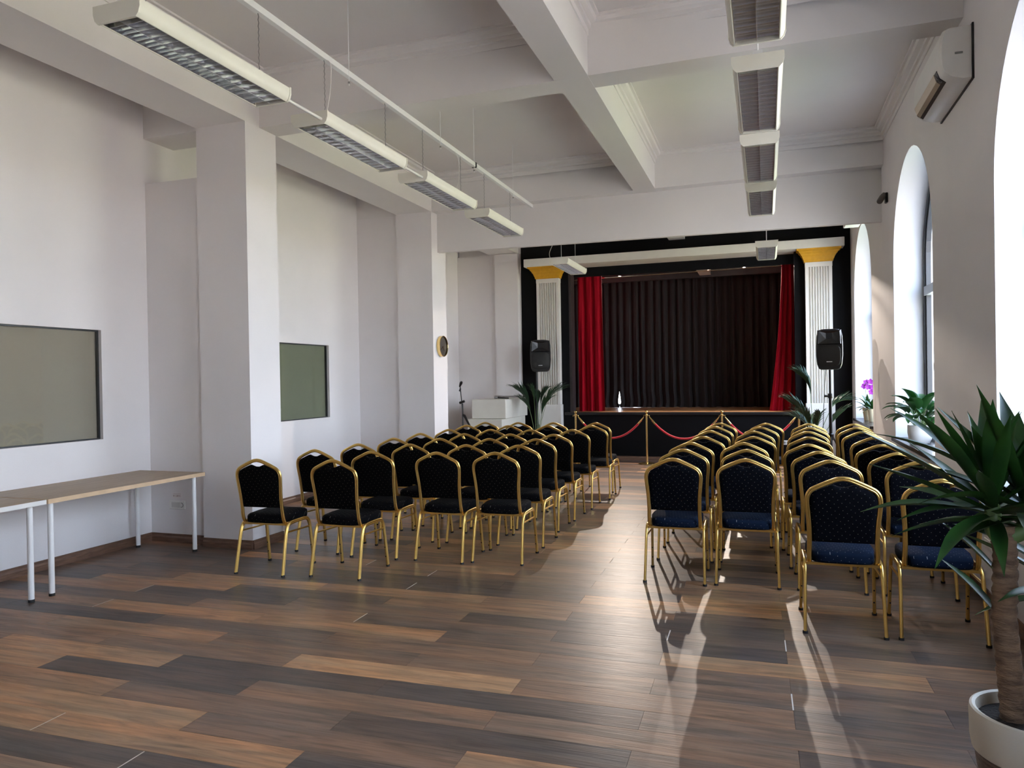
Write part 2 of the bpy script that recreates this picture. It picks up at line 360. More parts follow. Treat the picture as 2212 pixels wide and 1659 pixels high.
# left wall with two interior windows, pillars
LW = [(3.15, 5.30), (7.25, 9.11)]; LZ = (1.07, 2.09)
mb = MB()
ys = [YB] + [v for p in LW for v in p] + [YW]
for i in range(len(ys)-1):
    if i % 2 == 0: mb.box(XL-.14, XL, ys[i], ys[i+1], 0, ZC)
    else: mb.box(XL-.14, XL, ys[i], ys[i+1], 0, LZ[0]); mb.box(XL-.14, XL, ys[i], ys[i+1], LZ[1], ZC)
struct(mb.obj('wall_left', WALL))
for i, (a, b) in enumerate(LW):
    wd = struct(link('window_%d' % (i+1), None)); wd.location = (XL, (a+b)/2, LZ[0])
    inv = Matrix.Translation(wd.location).inverted()
    def part(m, n, mt):
        o = m.obj(n, mt); o.parent = wd; o.matrix_parent_inverse = inv; return o
    e = .012; fr = MB()
    for (y0, y1, z0, z1) in ((a, a+e, *LZ), (b-e, b, *LZ), (a+e, b-e, LZ[0], LZ[0]+e), (a+e, b-e, LZ[1]-e, LZ[1])): fr.box(XL-.06, XL-.03, y0, y1, z0, z1)
    part(fr, 'window_frame', DFRAME)
    part(MB().box(XL-.048, XL-.042, a+e, b-e, LZ[0]+e, LZ[1]-e), 'pane', GLASST)
    bl = part(MB().box(XL-.075, XL-.06, a-.02, b+.02, LZ[0]-.02, LZ[1]+.02), 'blind', BLIND if i == 0 else BLIND2)
    cs = MB(); t = .10
    for (y0, y1, z0, z1) in ((a-t, a, LZ[0]-t, LZ[1]+t), (b, b+t, LZ[0]-t, LZ[1]+t), (a, b, LZ[0]-t, LZ[0]), (a, b, LZ[1], LZ[1]+t)): cs.box(XL-.001, XL+.005, y0, y1, z0, z1)
    part(cs, 'window_casing', WALL)
PIL = [(5.79, 6.25), (9.88, 10.37), (13.88, 13.949)]
for i, (y0, y1) in enumerate(PIL):
    struct(MB().box(-5.17, -4.6 if i < 2 else -4.56, y0, y1, 0, 4.04).obj('pillar', WALL))
struct(MB().box(-5.17, -4.6, 1.85, 2.3, 0, 4.04).obj('pillar', WALL))
struct(MB().box(XL, -5.17, 5.86, 6.2, 0, 3.59).obj('wall_box', WALL))
struct(MB().box(XL, -5.17, 9.95, 10.3, 0, 4.04).obj('wall_box', WALL))
struct(MB().box(XL, -5.05, 13.84, 13.949, 0, 4.04).obj('wall_box', WALL))
struct(MB().box(-5.04, -4.565, 13.74, 13.88, 1.24, 4.03).obj('wall_panel', WALL))
# skirting
def skirt(name, p0, p1, t=.018, h=.085):
    a = Vector((*p0, 0)); b = Vector((*p1, 0)); d = (b-a).normalized(); n = Vector((d.y, -d.x, 0))
    mb = MB(); prof = [(0, 0), (t, 0), (t, h*.55), (t*.6, h*.75), (t*.6, h), (0, h)]
    mb.rings([[p + n*u + Vector((0, 0, v)) for u, v in prof] for p in (a, b)])
    return struct(mb.obj(name, BASEB))
skirt('baseboard_left', (XL, YB), (XL, 5.86)); skirt('baseboard_left', (XL, 5.86), (-5.17, 5.86))
skirt('baseboard_left', (-5.17, 5.79), (-4.6, 5.79)); skirt('baseboard_left', (-4.6, 5.79), (-4.6, 6.25))
skirt('baseboard_left', (XL, 6.2), (XL, 9.95)); skirt('baseboard_left', (XL, 9.95), (-5.17, 9.95))
skirt('baseboard_left', (-5.17, 9.88), (-4.6, 9.88)); skirt('baseboard_left', (-4.6, 9.88), (-4.6, 10.37))
skirt('baseboard_left', (XL, 10.3), (XL, 13.84)); skirt('baseboard_left', (XL, 13.84), (-5.17, 13.84)); skirt('baseboard_left', (-5.17, 13.88), (-4.56, 13.88))
skirt('baseboard_front', (-4.56, YW), (XR, YW), h=.07)
skirt('baseboard_right', (XR, YW), (XR, YB))
struct(MB().box(XL-.14, XR+.6, YB-.15, YB, -.1, ZC).obj('wall_back', WALL))

# right wall with arched windows
RC = [12.41, 8.45, 4.49, .53]; RR = 1.05; ZS, ZA = .82, 2.79; XO = XR+.40
def arch_pts(cy, r, n=24): return [(cy + r*math.cos(PI*i/n), ZA + r*math.sin(PI*i/n)) for i in range(n+1)]
mb = MB(); ed = [YB]
for c in reversed(RC): ed += [c-RR, c+RR]
ed += [YF]
for i in range(0, len(ed), 2):
    mb.box(XR, XO, ed[i], ed[i+1], 0, ZC)
for c in RC:
    mb.box(XR, XO, c-RR, c+RR, 0, ZS)
    P = arch_pts(c, RR)
    for i in range(len(P)-1):
        (ya, za), (yb, zb) = P[i], P[i+1]
        mb.hexa([(XR, yb), (XO, yb), (XO, ya), (XR, ya)], [zb, zb, za, za], [ZC]*4)
struct(mb.obj('wall_right', WALL))
for wi, c in enumerate(RC):
    wd = struct(link('window_%d' % (wi+3), None)); wd.location = (XR, c, ZS); inv = Matrix.Translation(wd.location).inverted()
    def part(m, n, mt, sm=False, par=None):
        o = m.obj(n, mt, smooth=sm); o.parent = par or wd; o.matrix_parent_inverse = inv if not par else Matrix(); return o
    # plaster reveal lining
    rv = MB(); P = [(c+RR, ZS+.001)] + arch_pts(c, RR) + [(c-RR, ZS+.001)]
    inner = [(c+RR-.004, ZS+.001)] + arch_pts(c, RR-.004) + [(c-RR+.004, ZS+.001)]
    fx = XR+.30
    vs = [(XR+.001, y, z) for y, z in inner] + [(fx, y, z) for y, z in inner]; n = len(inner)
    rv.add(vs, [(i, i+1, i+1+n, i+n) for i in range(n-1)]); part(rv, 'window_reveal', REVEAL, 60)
    # frame
    fr = MB()
    for (r0_, r1_, xa, xb) in ((RR-.006, RR-.075, fx, fx+.07), (RR-.075, RR-.125, fx+.012, fx+.06)):
        o_ = [(c+r0_, ZS)] + arch_pts(c, r0_) + [(c-r0_, ZS)]; i_ = [(c+r1_, ZS)] + arch_pts(c, r1_) + [(c-r1_, ZS)]
        R = [[(xa, a[0], a[1]), (xb, a[0], a[1]), (xb, b[0], b[1]), (xa, b[0], b[1])] for a, b in zip(o_, i_)]
        fr.rings(R)
    part(fr, 'window_frame', DFRAME)
    part(MB().box(fx-.005, fx+.07, c-RR+.07, c+RR-.07, 2.43, 2.53), 'transom', mat('transom_grey_%d' % wi, (.45, .47, .50), .4))
    part(MB().box(fx, fx+.07, c-.045, c+.045, 2.53, ZA+RR-.08), 'mullion', DFRAME)
    part(MB().box(fx-.012, fx+.07, c-.07, c+.07, ZS+.02, 2.43), 'mullion', DFRAME)
    part(MB().box(fx+.002, fx+.068, c-RR+.08, c+RR-.08, ZS+.0, ZS+.09), 'bottom_rail', DFRAME)
    g_ = MB(); G = [(c+RR-.12, ZS+.08)] + arch_pts(c, RR-.12) + [(c-RR+.12, ZS+.08)]
    g_.add([(fx+.035, y, z) for y, z in G], [tuple(range(len(G)))]); part(g_, 'pane', GLASS)
    if wi < 3:
        h = MB(); h.box(fx-.03, fx-.012, c+.02, c+.06, 1.58, 1.70); h.tube(spline([(fx-.03, c+.04, 1.66), (fx-.075, c+.04, 1.665), (fx-.085, c+.04, 1.63), (fx-.075, c+.04, 1.50)]), .011, 8)
        part(h, 'window_handle', BLKPL, True)
    s = MB().bbox(XR-.045, fx+.01, c-RR-.03, c+RR+.03, ZS-.034, ZS, .006) if False else MB().box(XR-.045, fx+.01, c-RR+.002, c+RR-.002, ZS-.034, ZS+.003)
    part(s, 'window_sill', SILL)

# black proscenium wall, stage
OX0, OX1, OZ0, OZ1 = -3.60, .50, .87, 3.74
D1 = YW+.22
for a in ((-4.56, OX0, YW, D1, 0, ZC), (OX1, XR, YW, D1, 0, ZC), (OX0, OX1, YW, D1, 0, OZ0), (OX0, OX1, YW, D1, OZ1, ZC)): struct(MB().box(*a).obj('wall_front', BLACKW))
struct(MB().box(XL-.14, -4.56, YW, D1, 0, ZC).obj('wall_front', WALL))
st = thing('stage', 'low black stage platform with parquet floor behind the rope barrier', 'stage', (-1.55, YW, 0))
def stp(m, n, mt): o = m.obj(n, mt, st); o.matrix_parent_inverse = Matrix.Translation(st.location).inverted(); return o
stp(MB().box(-4.4, 1.3, D1+.001, 16.6, .84, .893), 'platform', BLACKW)
rw = random.Random(3)
for i in range(21):
    x0 = -4.4 + i*.27
    o = stp(MB().box(x0+.001, x0+.269, D1-.21, 16.6, .893, .905), 'floor_board', STAGEF)
stp(MB().bbox(OX0-.1, OX1+.06, YW-.05, YW-.001, .845, .906, .012), 'stage_lip', mat('black_gloss_lip', (.01, .01, .011), .3))
stp(MB().box(OX0+.0, OX1, YW-.014, YW-.001, .35, .80), 'front_panel', mat('slate_panel', (.012, .014, .019), .5)) if False else None
# stage house
for a in ((-4.5, -4.4, D1, 17, 0, 4.4), (1.3, XR, D1, 17, 0, 4.4), (-4.5, 1.4, D1, 17, 4.3, 4.4),
          (-4.4, -3.3, 16.9, 17, 0, 4.3), (-2.7, 1.3, 16.9, 17, 0, 4.3), (-3.3, -2.7, 16.9, 17, 0, .95), (-3.3, -2.7, 16.9, 17, 2.2, 4.3)): struct(MB().box(*a).obj('wall_stage', BLACKW))
struct(MB().box(OX0-.05, OX1+.05, D1+.03, D1+.09, 3.55, 3.78).obj('trim_1', BLACKW))
struct(MB().box(OX0-.4, OX1+.4, 15.50, 15.62, 3.575, 4.1).obj('trim_2', DARKB))
struct(MB().box(-3.62, -3.55, YW+.01, D1+.05, .91, 3.7).obj('trim_3', DARKB))
tag(MB().tube([(-3.7, 14.45, 3.53), (.55, 14.45, 3.57)], .011, 8).obj('curtain_rail', CHROME, smooth=True), 'thin shiny curtain rail spanning the top of the stage opening', 'rail')
struct(MB().hexa([(-1.66, D1+.05), (-1.37, D1+.05), (-1.37, 16), (-1.66, 16)], [3.92]*4, [4.3]*4).obj('trim_4', CEIL)) if False else None
bx = tag(MB().hexa([(-1.33, 14.5), (-1.02, 14.5), (-1.02, 14.6), (-1.33, 14.6)], [3.47]*4, [3.62]*4).obj('ceiling_box', COLW), 'small white box hanging at the top centre of the stage', 'box') if False else None
struct(MB().hexa([(-1.24, D1+.1), (-1.02, D1+.1), (-1.02, 15.49), (-1.24, 15.49)], [3.61]*4, [4.3]*4).obj('stage_beam', mat('stage_beam_paint', (.62, .55, .5), .7)))

# curtains: folded cloth sheets
def cloth(x0t, x1t, x0b, x1b, y, z0, z1, folds, amp, seed, flare=0, nx=None, nz=26, hem=.02, th=.004, xf=None):
    rnd = random.Random(seed); ph = [rnd.uniform(-.5, .5) for _ in range(folds*2+2)]; nx = nx or folds*10; V = []
    for side in (0, 1):
        for j in range(nz+1):
            t = j/nz; z = z1 + (z0-z1)*t
            for i in range(nx+1):
                s = i/nx; xa = x0t+(x0b-x0t)*t**1.6; xb = x1t+(x1b-x1t)*t**1.6
                if xf: xa, xb = xf(xa, xb, z)
                u = s*folds + .35*ph[int(s*folds)] * math.sin(PI*((s*folds) % 1))
                a = amp*(.55+.45*t)*(1+.35*ph[int(s*folds)+1])
                yy = y - a*math.sin(2*PI*u) - .3*a*math.sin(4*PI*u+1+2*t)+ .012*noise.noise(Vector((s*9+seed, z*1.3, 0)))
                zz = z + (hem*noise.noise(Vector((s*folds*1.1, seed, 3)))*(1 if t > .97 else 0))
                V.append((xa+(xb-xa)*s, yy+side*th, max(zz, z0-.001)))
    m = MB(); N = (nx+1)*(nz+1); fs = []
    for j in range(nz):
        for i in range(nx):
            a = j*(nx+1)+i; fs.append((a, a+nx+1, a+nx+2, a+1)); fs.append((N+a, N+a+1, N+a+nx+2, N+a+nx+1))
    for i in range(nx): fs.append((i, i+1, N+i+1, N+i)); k = nz*(nx+1)+i; fs.append((k+1, k, N+k, N+k+1))
    for j in range(nz): a = j*(nx+1); b = a+nx+1; fs.append((b, a, N+a, N+b)); fs.append((a+nx, b+nx, N+b+nx, N+a+nx))
    return m.add(V, fs)
tag(cloth(-3.50, -3.015, -3.50, -2.985, 14.30, .908, 3.60, 3, .040, 4, nx=60).obj('curtain', RED, smooth=60), 'red velvet curtain at the left side of the stage, hanging straight', 'curtain', 'red side curtains of the stage')
tag(cloth(.30, .50, .06, .50, 14.30, .908, 3.64, 3, .034, 9, nx=60).obj('curtain', RED, smooth=60), 'red velvet curtain at the right side of the stage, flaring towards the floor', 'curtain', 'red side curtains of the stage')
GX = -3.02
def gapf(xa, xb, z):
    k = math.exp(-((z-1.06)/.10)**2); return xa, xb-.035*k
def gapf2(xa, xb, z):
    k = math.exp(-((z-1.06)/.10)**2); return xa+.03*k, xb
tag(cloth(-4.3, GX+.004, -4.3, GX+.004, 16.0, .907, 3.95, 8, .045, 21, xf=gapf).obj('curtain', BLKCUR, smooth=60), 'narrow black backdrop curtain left of the bright slit, at the back of the stage', 'curtain', 'black backdrop curtains')
tag(cloth(GX, 1.25, GX, 1.25, 16.02, .907, 3.95, 27, .05, 22, nx=300, xf=gapf2).obj('curtain', BLKCUR, smooth=60), 'wide black backdrop curtain filling the back of the stage', 'curtain', 'black backdrop curtains')

# pilasters + entablature
def pilaster(x0, x1, label):
    t = thing('pilaster', label, 'column', ((x0+x1)/2, YW, 0), 0, 'fluted pilasters flanking the stage')
    W = (x1-x0)/2; y1 = 0; d = .15
    MB().bbox(-W-.02, W+.02, -d-.02, y1, 0, 1.06, .008).obj('plinth', COLW, t)
    # fluted shaft: profile extruded in z
    n = 8; m = .045; fw = (2*W-2*m)/n; prof = [(-W, 0), (-W, -d)]
    for i in range(n):
        a = -W+m+i*fw
        prof += [(a+fw*.14, -d), (a+fw*.20, -d+.022), (a+fw*.36, -d+.036), (a+fw*.64, -d+.036), (a+fw*.80, -d+.022), (a+fw*.86, -d)]
    prof += [(W, -d), (W, 0)]
    MB().rings([[(x, y, z) for x, y in prof] for z in (1.055, 3.42)]).obj('shaft', COLW, t, smooth=50)
    MB().box(-W-.004, W+.004, -d-.004, 0, 3.42, 3.50).obj('neck', COLW, t)
    cp = MB(); R = []
    for o_, z in ((.012, 3.50), (.022, 3.515), (.022, 3.53), (.034, 3.555), (.050, 3.60), (.065, 3.615), (.075, 3.64), (.10, 3.665), (.105, 3.68), (.14, 3.70), (.14, 3.725)):
        R.append([(-W-o_, -d-o_, z), (W+o_, -d-o_, z), (W+o_, 0, z), (-W-o_, 0, z)])
    c_ = cp.rings(R).obj('capital', YELLOW, t); c_['label'] = 'ochre yellow capital'
    return t
pilaster(-4.20, -3.755, 'white fluted pilaster with yellow capital, left of the stage')
pilaster(.675, 1.105, 'white fluted pilaster with yellow capital, right of the stage')
tag(MB().bbox(-4.40, 1.29, YW-.32, YW-.001, 3.725, 3.875, .006).obj('entablature', COLW), 'long white lintel resting on the two pilaster capitals', 'lintel')
MBs = MB().box(OX0, OX1, YW-.01, D1+.03, 3.7255, 3.739); struct(MBs.obj('trim_5', COLW))

# ------------------------------------------------------------------ chairs
GP = [(.0145, .004), (.0145, -.004), (.0115, -.0085), (.0045, -.0095), (.0012, -.0065), (-.0012, -.0065), (-.0045, -.0095), (-.0115, -.0085), (-.0145, -.004), (-.0145, .004), (-.0115, .0085), (-.0045, .0095), (-.0012, .0065), (.0012, .0065), (.0045, .0095), (.0115, .0085)]
def yl(z): return -.165 - (z-.45)*.15            # lean of the back
def chair_meshes():
    M_ = {}
    half = [(.183, -.02, .408), (.185, -.10, .411), (.188, -.145, .425), (.190, yl(.47), .47), (.188, yl(.56), .56), (.191, yl(.66), .66), (.199, yl(.75), .75), (.2025, yl(.80), .80), (.197, yl(.838), .838), (.178, yl(.868), .868), (.14, yl(.89), .89), (.08, yl(.918), .918), (.035, yl(.936), .936), (0, yl(.942), .942)]
    path = spline(half, 3) ; full = path + [Vector((-p.x, p.y, p.z)) for p in reversed(path[:-1])]
    # profile wide side must face back (y): normal starts along x
    mb = MB(); P = full; R = []
    for i, p in enumerate(P):
        t = (P[min(i+1, len(P)-1)]-P[max(i-1, 0)]).normalized()
        e = Vector((0, 1, .15)); e = (e-t*e.dot(t))
        if e.length < .3: e = Vector((0, 0, 1)) - t*t.z
        if i < 6 or i > len(P)-7: e = Vector((0, max(0, t.z**2)*1.0, .0001+ (1-t.z**2)*1.0)); e = e-t*e.dot(t)
        e.normalize(); b = t.cross(e); R.append([p + b*a*.95 + e*c for a, c in GP])
    mb.rings(R); M_['back_frame'] = mb.mesh('back_frame', GOLD, 50)
    # legs: rear and front half of a side frame
    for s in (1, -1):
        rear = [(.222*s, -.235, .014), (.216*s, -.178, .29), (.2145*s, -.155, .372), (.214*s, -.128, .405), (.214*s, -.08, .416), (.214*s, .02, .418)]
        front = [(.222*s, .235, .014), (.216*s, .195, .29), (.2145*s, .180, .365), (.214*s, .155, .402), (.214*s, .11, .416), (.214*s, .02, .418)]
        for nm, pts in (('rear', rear), ('front', front)):
            mb = MB(); P = spline(pts, 4); R = []
            for i, p in enumerate(P):
                t = (P[min(i+1, len(P)-1)]-P[max(i-1, 0)]).normalized(); e = Vector((1, 0, 0)); e = (e-t*e.dot(t)).normalized(); b = t.cross(e)
                R.append([p + b*a + e*c for a, c in GP])
            mb.rings(R)
            if nm == 'front':
                mb.mi = 1
                for z in (.09, .17): x = .2175*s; y = .235-.04*(z/.29); mb.cyl((x, y-.004, z), (x, y-.016, z), .005, 8)
            M_[nm+str(s)] = mb.mesh('leg', [GOLD, RUBBER], 50)
            fy = pts[0][1]; M_['cap'+nm+str(s)] = MB().tube([(.2225*s, fy, 0), (.222*s, fy-.002*(1 if fy > 0 else -1), .016)], .0155, 10).mesh('foot_cap', RUBBER, 40)
        M_['stretcher'+str(s)] = MB().tube([(.214*s, -.163, .345), (.214*s, .187, .335)], .0075, 8).mesh('stretcher', GOLD, True)
    mb = MB(); zf = .408
    for (x0, x1, y0, y1) in ((-.205, .205, -.155, -.138), (-.205, .205, .14, .157), (-.155, -.14, -.138, .14), (.14, .155, -.138, .14)): mb.box(x0, x1, y0, y1, zf-.008, zf+.008)
    M_['seat_frame'] = mb.mesh('seat_frame', GOLD)
    # seat cushion
    def outl(k, n=36):
        o = []
        for i in range(n):
            a = 2*PI*i/n; c, s_ = math.cos(a), math.sin(a); e = .38
            x = .197*k*math.copysign(abs(c)**e, c); y = .212*k*math.copysign(abs(s_)**e, s_)
            if y < 0: x *= .93
            o.append((x, y+.032))
        return o
    R = []
    for k, z in ((.93, .416), (.985, .420), (1.0, .432), (1.0, .462), (.985, .474), (.93, .484), (.7, .492), (.35, .496)): R.append([(x, y, z) for x, y in outl(k)])
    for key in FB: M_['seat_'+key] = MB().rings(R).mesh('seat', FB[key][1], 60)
    # backrest
    hw = [(.173, .548), (.1745, .60), (.177, .66), (.184, .74), (.188, .79), (.186, .82), (.176, .846), (.158, .862), (.12, .880), (.08, .897), (.058, .904), (.040, .898), (.018, .890), (0, .889)]
    hs = spline([(a, 0, b) for a, b in hw], 2); pts = [(p.x, p.z) for p in hs] + [(-p.x, p.z) for p in reversed(hs[:-1])]
    c0 = (0, .71)
    def rg(k, dy): return [((x)*k, yl(z)+dy, c0[1]+(z-c0[1])*k) for x, z in pts]
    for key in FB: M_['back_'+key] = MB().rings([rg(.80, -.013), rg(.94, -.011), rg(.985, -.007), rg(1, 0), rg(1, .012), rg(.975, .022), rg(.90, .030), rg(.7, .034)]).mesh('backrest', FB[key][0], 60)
    return M_
CM = chair_meshes()
def make_chair(key):
    t = thing('banquet_chair', 'x', 'chair')
    link('seat', CM['seat_'+key], t); link('backrest', CM['back_'+key], t); link('back_frame', CM['back_frame'], t); link('seat_frame', CM['seat_frame'], t)
    for s in (1, -1):
        link('stretcher', CM['stretcher'+str(s)], t)
        for nm in ('rear', 'front'):
            l = link('leg', CM[nm+str(s)], t); link('foot_cap', CM['cap'+nm+str(s)], l)
    return t
proto = {k: make_chair(k) for k in ('black', 'navy')}; used = {'black': 0, 'navy': 0}
ORD = ['first', 'second', 'third', 'fourth', 'fifth', 'sixth', 'seventh', 'eighth']
def place(key, x, y, rz, label, group):
    o = proto[key] if not used[key] else copy_tree(proto[key]); used[key] = 1
    o.location = (x, y+.23, 0); o.rotation_euler = (0, 0, rz); o['label'] = label; o['group'] = group
    return o
LROWS = [(5.11, [(-3.94, 5.07, 2), (-3.27, 5.15, 1)]),
         (5.87, [(-3.92, 5.88, 0), (-3.31, 5.83, 1), (-2.68, 5.85, 0), (-2.18, 5.92, 1)]),
         (6.55, [(-3.84, 6.50, 1), (-3.29, 6.55, 0), (-2.70, 6.56, 0), (-2.19, 6.59, 1)]),
         (7.25, [(-3.82, 7.20, 1), (-3.28, 7.24, 0), (-2.74, 7.27, 1), (-2.24, 7.30, 1)]),
         (7.9, [(-3.83, 7.90, 0), (-3.28, 7.90, 1), (-2.72, 7.90, 0), (-2.22, 7.91, 1)]),
         (8.6, [(-3.76, 8.56, 0), (-3.23, 8.60, 1), (-2.70, 8.60, 0), (-2.20, 8.66, 1)]),
         (9.4, [(-3.86, 9.38, 0), (-3.25, 9.34, 1), (-2.71, 9.36, 0), (-2.14, 9.40, 1)]),
         (10.0, [(-3.83, 10.02, 0), (-3.33, 10.0, 1), (-2.80, 9.98, 0), (-2.20, 9.99, 0)])]
for ri, (_, row) in enumerate(LROWS):
    for ci, (x, y, j) in enumerate(row):
        rw_ = ORD[7-ri]; n = len(row)
        seat = ('nearest the left wall', 'second from the left wall', 'second from the aisle', 'on the aisle')[ci] if n == 4 else ('alone at the far left', 'right of the outermost one')[ci]
        lab = 'gold-framed dark navy chair, left block, %s row from stage, %s' % (rw_, seat)
        place('black', x, y-.05, math.radians((j-.5)*2.0+random.uniform(-1, 1)), lab, 'gold banquet chairs in the left block')
RCOLS = [('first column right of the aisle', [(-.675, 5.71), (-.671, 6.43), (-.67, 7.09), (-.60, 7.79), (-.594, 8.60), (-.585, 9.30), (-.565, 10.0)]),
         ('second column right of the aisle', [(-.15, 5.76), (-.155, 6.47), (-.19, 7.12), (-.115, 7.83), (-.118, 8.58), (-.06, 9.28), (0.0, 9.99)]),
         ('third column right of the aisle', [(.426, 4.852), (.43, 5.78), (.393, 6.41), (.35, 7.05), (.40, 7.85), (.426, 8.60), (.48, 9.25), (.50, 9.93)]),
         ('column by the windows', [(.955, 4.874), (1.0, 5.797), (.955, 6.40), (.93, 7.09), (.98, 7.88), (.965, 8.66), (.985, 9.30), (1.02, 9.94)])]
for name, col in RCOLS:
    for i, (x, y) in enumerate(col):
        lab = 'gold-framed navy chair, %s, %s from the stage' % (name, ORD[len(col)-1-i])
        place('navy', x, y-.05, math.radians(random.uniform(-1.3, 1.3)), lab, 'gold banquet chairs in the right block')

# ------------------------------------------------------------------ tables at left
def table(label, y0, y1, edge, x0=-5.83, x1=-5.045):
    t = thing('table', label, 'table', ((x0+x1)/2, (y0+y1)/2, 0)); iv = Matrix.Translation(t.location).inverted()
    def p(m, n, mt, s=False): o = m.obj(n, mt, t, smooth=s); o.matrix_parent_inverse = iv; return o
    p(MB().box(x0+.002, x1-.002, y0+.002, y1-.002, .701, .734), 'tabletop', TABW)
    eb = MB(); eb.box(x0, x1, y0, y0+.002, .700, .7335); eb.box(x0, x1, y1-.002, y1, .700, .7335); eb.box(x1-.002, x1, y0+.002, y1-.002, .700, .7335); eb.box(x0, x0+.002, y0+.002, y1-.002, .700, .7335)
    p(eb, 'edge_band', edge)
    for x in (x0+.06, x1-.045):
        for y in (y0+.05, y1-.10):
            l = p(MB().cyl((x, y, .02), (x, y, .701), .0205, 16), 'leg', WHITEMT, True)
            fc = MB().cyl((x, y, 0), (x, y, .021), .0215, 16).obj('foot_cap', RUBBER, l, smooth=True)
    return t
table('oak table with pale oak edge and white tube legs, nearer the pillar', 4.06, 5.68, TABE)
table('oak table with white front edge, cut by the left border', 2.44, 4.045, WHITEPL)

# ------------------------------------------------------------------ ceiling lights
def blade_mesh():
    mb = MB(); w_ = .112
    prof = [(-.0012, -.022), (.0012, -.022), (.004, 0), (.011, .020), (-.011, .020), (-.004, 0)]
    mb.rings([[(x, y, z) for y, z in prof] for x in (-w_, w_)]); return mb.mesh('louvre_blade', ALU)
BLM = blade_mesh()
def light_fixture(L=1.22, nb=15):
    t = thing('ceiling_light', 'x', 'light fitting')
    out_ = [(-.122, 0), (-.138, .016), (-.148, .045), (-.15, .085), (.15, .085), (.148, .045), (.138, .016), (.122, 0), (.117, 0), (.117, .06), (-.117, .06), (-.117, 0)]
    MB().rings([[(x, y, z) for x, z in out_] for y in (-L/2, L/2)]).obj('housing', CREAMMT, t, smooth=35)
    for s in (-1, 1):
        ec = [(-.126, -.004), (-.143, .014), (-.153, .045), (-.153, .09), (.153, .09), (.153, .045), (.143, .014), (.126, -.004)]
        y = s*L/2; MB().rings([[(x, yy, z) for x, z in ec] for yy in sorted((y, y+s*.014))]).obj('end_cap', CREAMMT, t)
    MB().rings([[(x, y, z) for x, z in [(-.115, .004), (-.115, .056), (-.06, .0585), (0, .050), (.06, .0585), (.115, .056), (.115, .004), (.113, .004), (.113, .053), (.06, .0555), (0, .047), (-.06, .0555), (-.113, .053), (-.113, .004)]] for y in (-L/2+.01, L/2-.01)]).obj('reflector', ALU, t)
    MB().rings([[(x, y, z) for x, z in [(-.006, .046), (.006, .046), (.0012, .001), (-.0012, .001)]] for y in (-L/2+.01, L/2-.01)]).obj('centre_louvre', ALU, t)
    for i in range(nb):
        link('louvre_blade', BLM, t, (0, -L/2+.05+(L-.1)*i/(nb-1), .024))
    return t
lp = light_fixture()
ceil_n = ORD
first = True
def place_light(x, y, z, label, group, L=1.22):
    global first
    o = lp if first else copy_tree(lp); first = False; o.location = (x, y, z); o['label'] = label; o['group'] = group; return o
ZL = 3.42
LL = [(3.53, 'largest ceiling light, nearest the camera at upper left'), (5.20, 'second ceiling light of the left row'), (6.85, 'third ceiling light of the left row'), (8.47, 'fourth ceiling light of the left row, before the header wall')]
for y, lab in LL: place_light(-3.08, y, ZL, 'white louvred '+lab, 'suspended lights of the left row')
place_light(-2.98, 11.6, 3.32, 'white louvred ceiling light hanging before the left pilaster capital', 'suspended lights of the left row')
RL = [(3.74, 'nearest ceiling light of the right row, cut by the top border'), (5.35, 'second ceiling light of the right row'), (6.90, 'third ceiling light of the right row'), (8.48, 'fourth ceiling light of the right row, before the header wall')]
for y, lab in RL: place_light(-.02, y, ZL, 'white louvred '+lab, 'suspended lights of the right row')
place_light(.04, 11.6, 3.36, 'white louvred ceiling light hanging before the stage near the right pilaster', 'suspended lights of the right row')
# hanging rail with chains
rl = thing('lighting_rail', 'long white suspended rail above the left row of lights', 'rail', (-3.05, 6.5, 3.94)); iv = Matrix.Translation(rl.location).inverted()
def rp(m, n, mt, s=False): o = m.obj(n, mt, rl, smooth=s); o.matrix_parent_inverse = iv; return o
rp(MB().box(-3.07, -3.03, 1.5, 7.70, 3.945, 3.99), 'rail_bar', WHITEMT); rp(MB().box(-3.07, -3.03, 7.73, 9.86, 3.945, 3.99), 'rail_bar', WHITEMT)
rp(MB().box(-3.075, -3.025, 7.70, 7.73, 3.94, 3.995), 'rail_joint', BLKPL)
for y in (3.4, 5.05, 6.76, 7.66, 9.0):
    rp(MB().cyl((-3.03, y, 3.87), (-3.03, y, ZC), .0035, 6), 'threaded_rod', WHITEMT); 
    rp(MB().cyl((-3.03, y, 3.885), (-3.03, y, 3.90), .009, 6), 'rod_nut', STEEL)
def chain(label, p0, p1, n=22):
    mb = MB(); a, b = Vector(p0), Vector(p1); d = (b-a)
    pts = [a + d*(i/n) + Vector(((.003 if i % 2 else -.003), 0, 0)) for i in range(n+1)]
    mb.tube(pts, .003, 5); return tag(mb.obj('chain', STEEL, smooth=True), label, 'chain', 'chains holding the left row of lights')
W_ = ['first', 'second', 'third', 'fourth']
for i, (y, _) in enumerate(LL):
    for s, nm in ((-.46, 'near'), (.46, 'far')):
        chain('thin chain at the %s end of the %s left light' % (nm, W_[i]), (-3.05, y+s, ZL+.075), (-3.05, y+s, 3.945))
def cord(label, pts, r=.003): return tag(MB().tube(spline(pts, 5), r, 6).obj('cord', WHITEPL, smooth=True), label, 'cord')
cord('white flex looping down to the second left light', [(-3.022, 4.73, 3.94), (-3.0, 4.75, 3.9), (-3.02, 4.76, 3.7), (-3.04, 4.72, 3.49)])
cord('white flex looping down to the third left light', [(-3.022, 7.10, 3.94), (-2.99, 7.12, 3.85), (-3.01, 7.16, 3.65), (-3.05, 7.12, 3.51)])
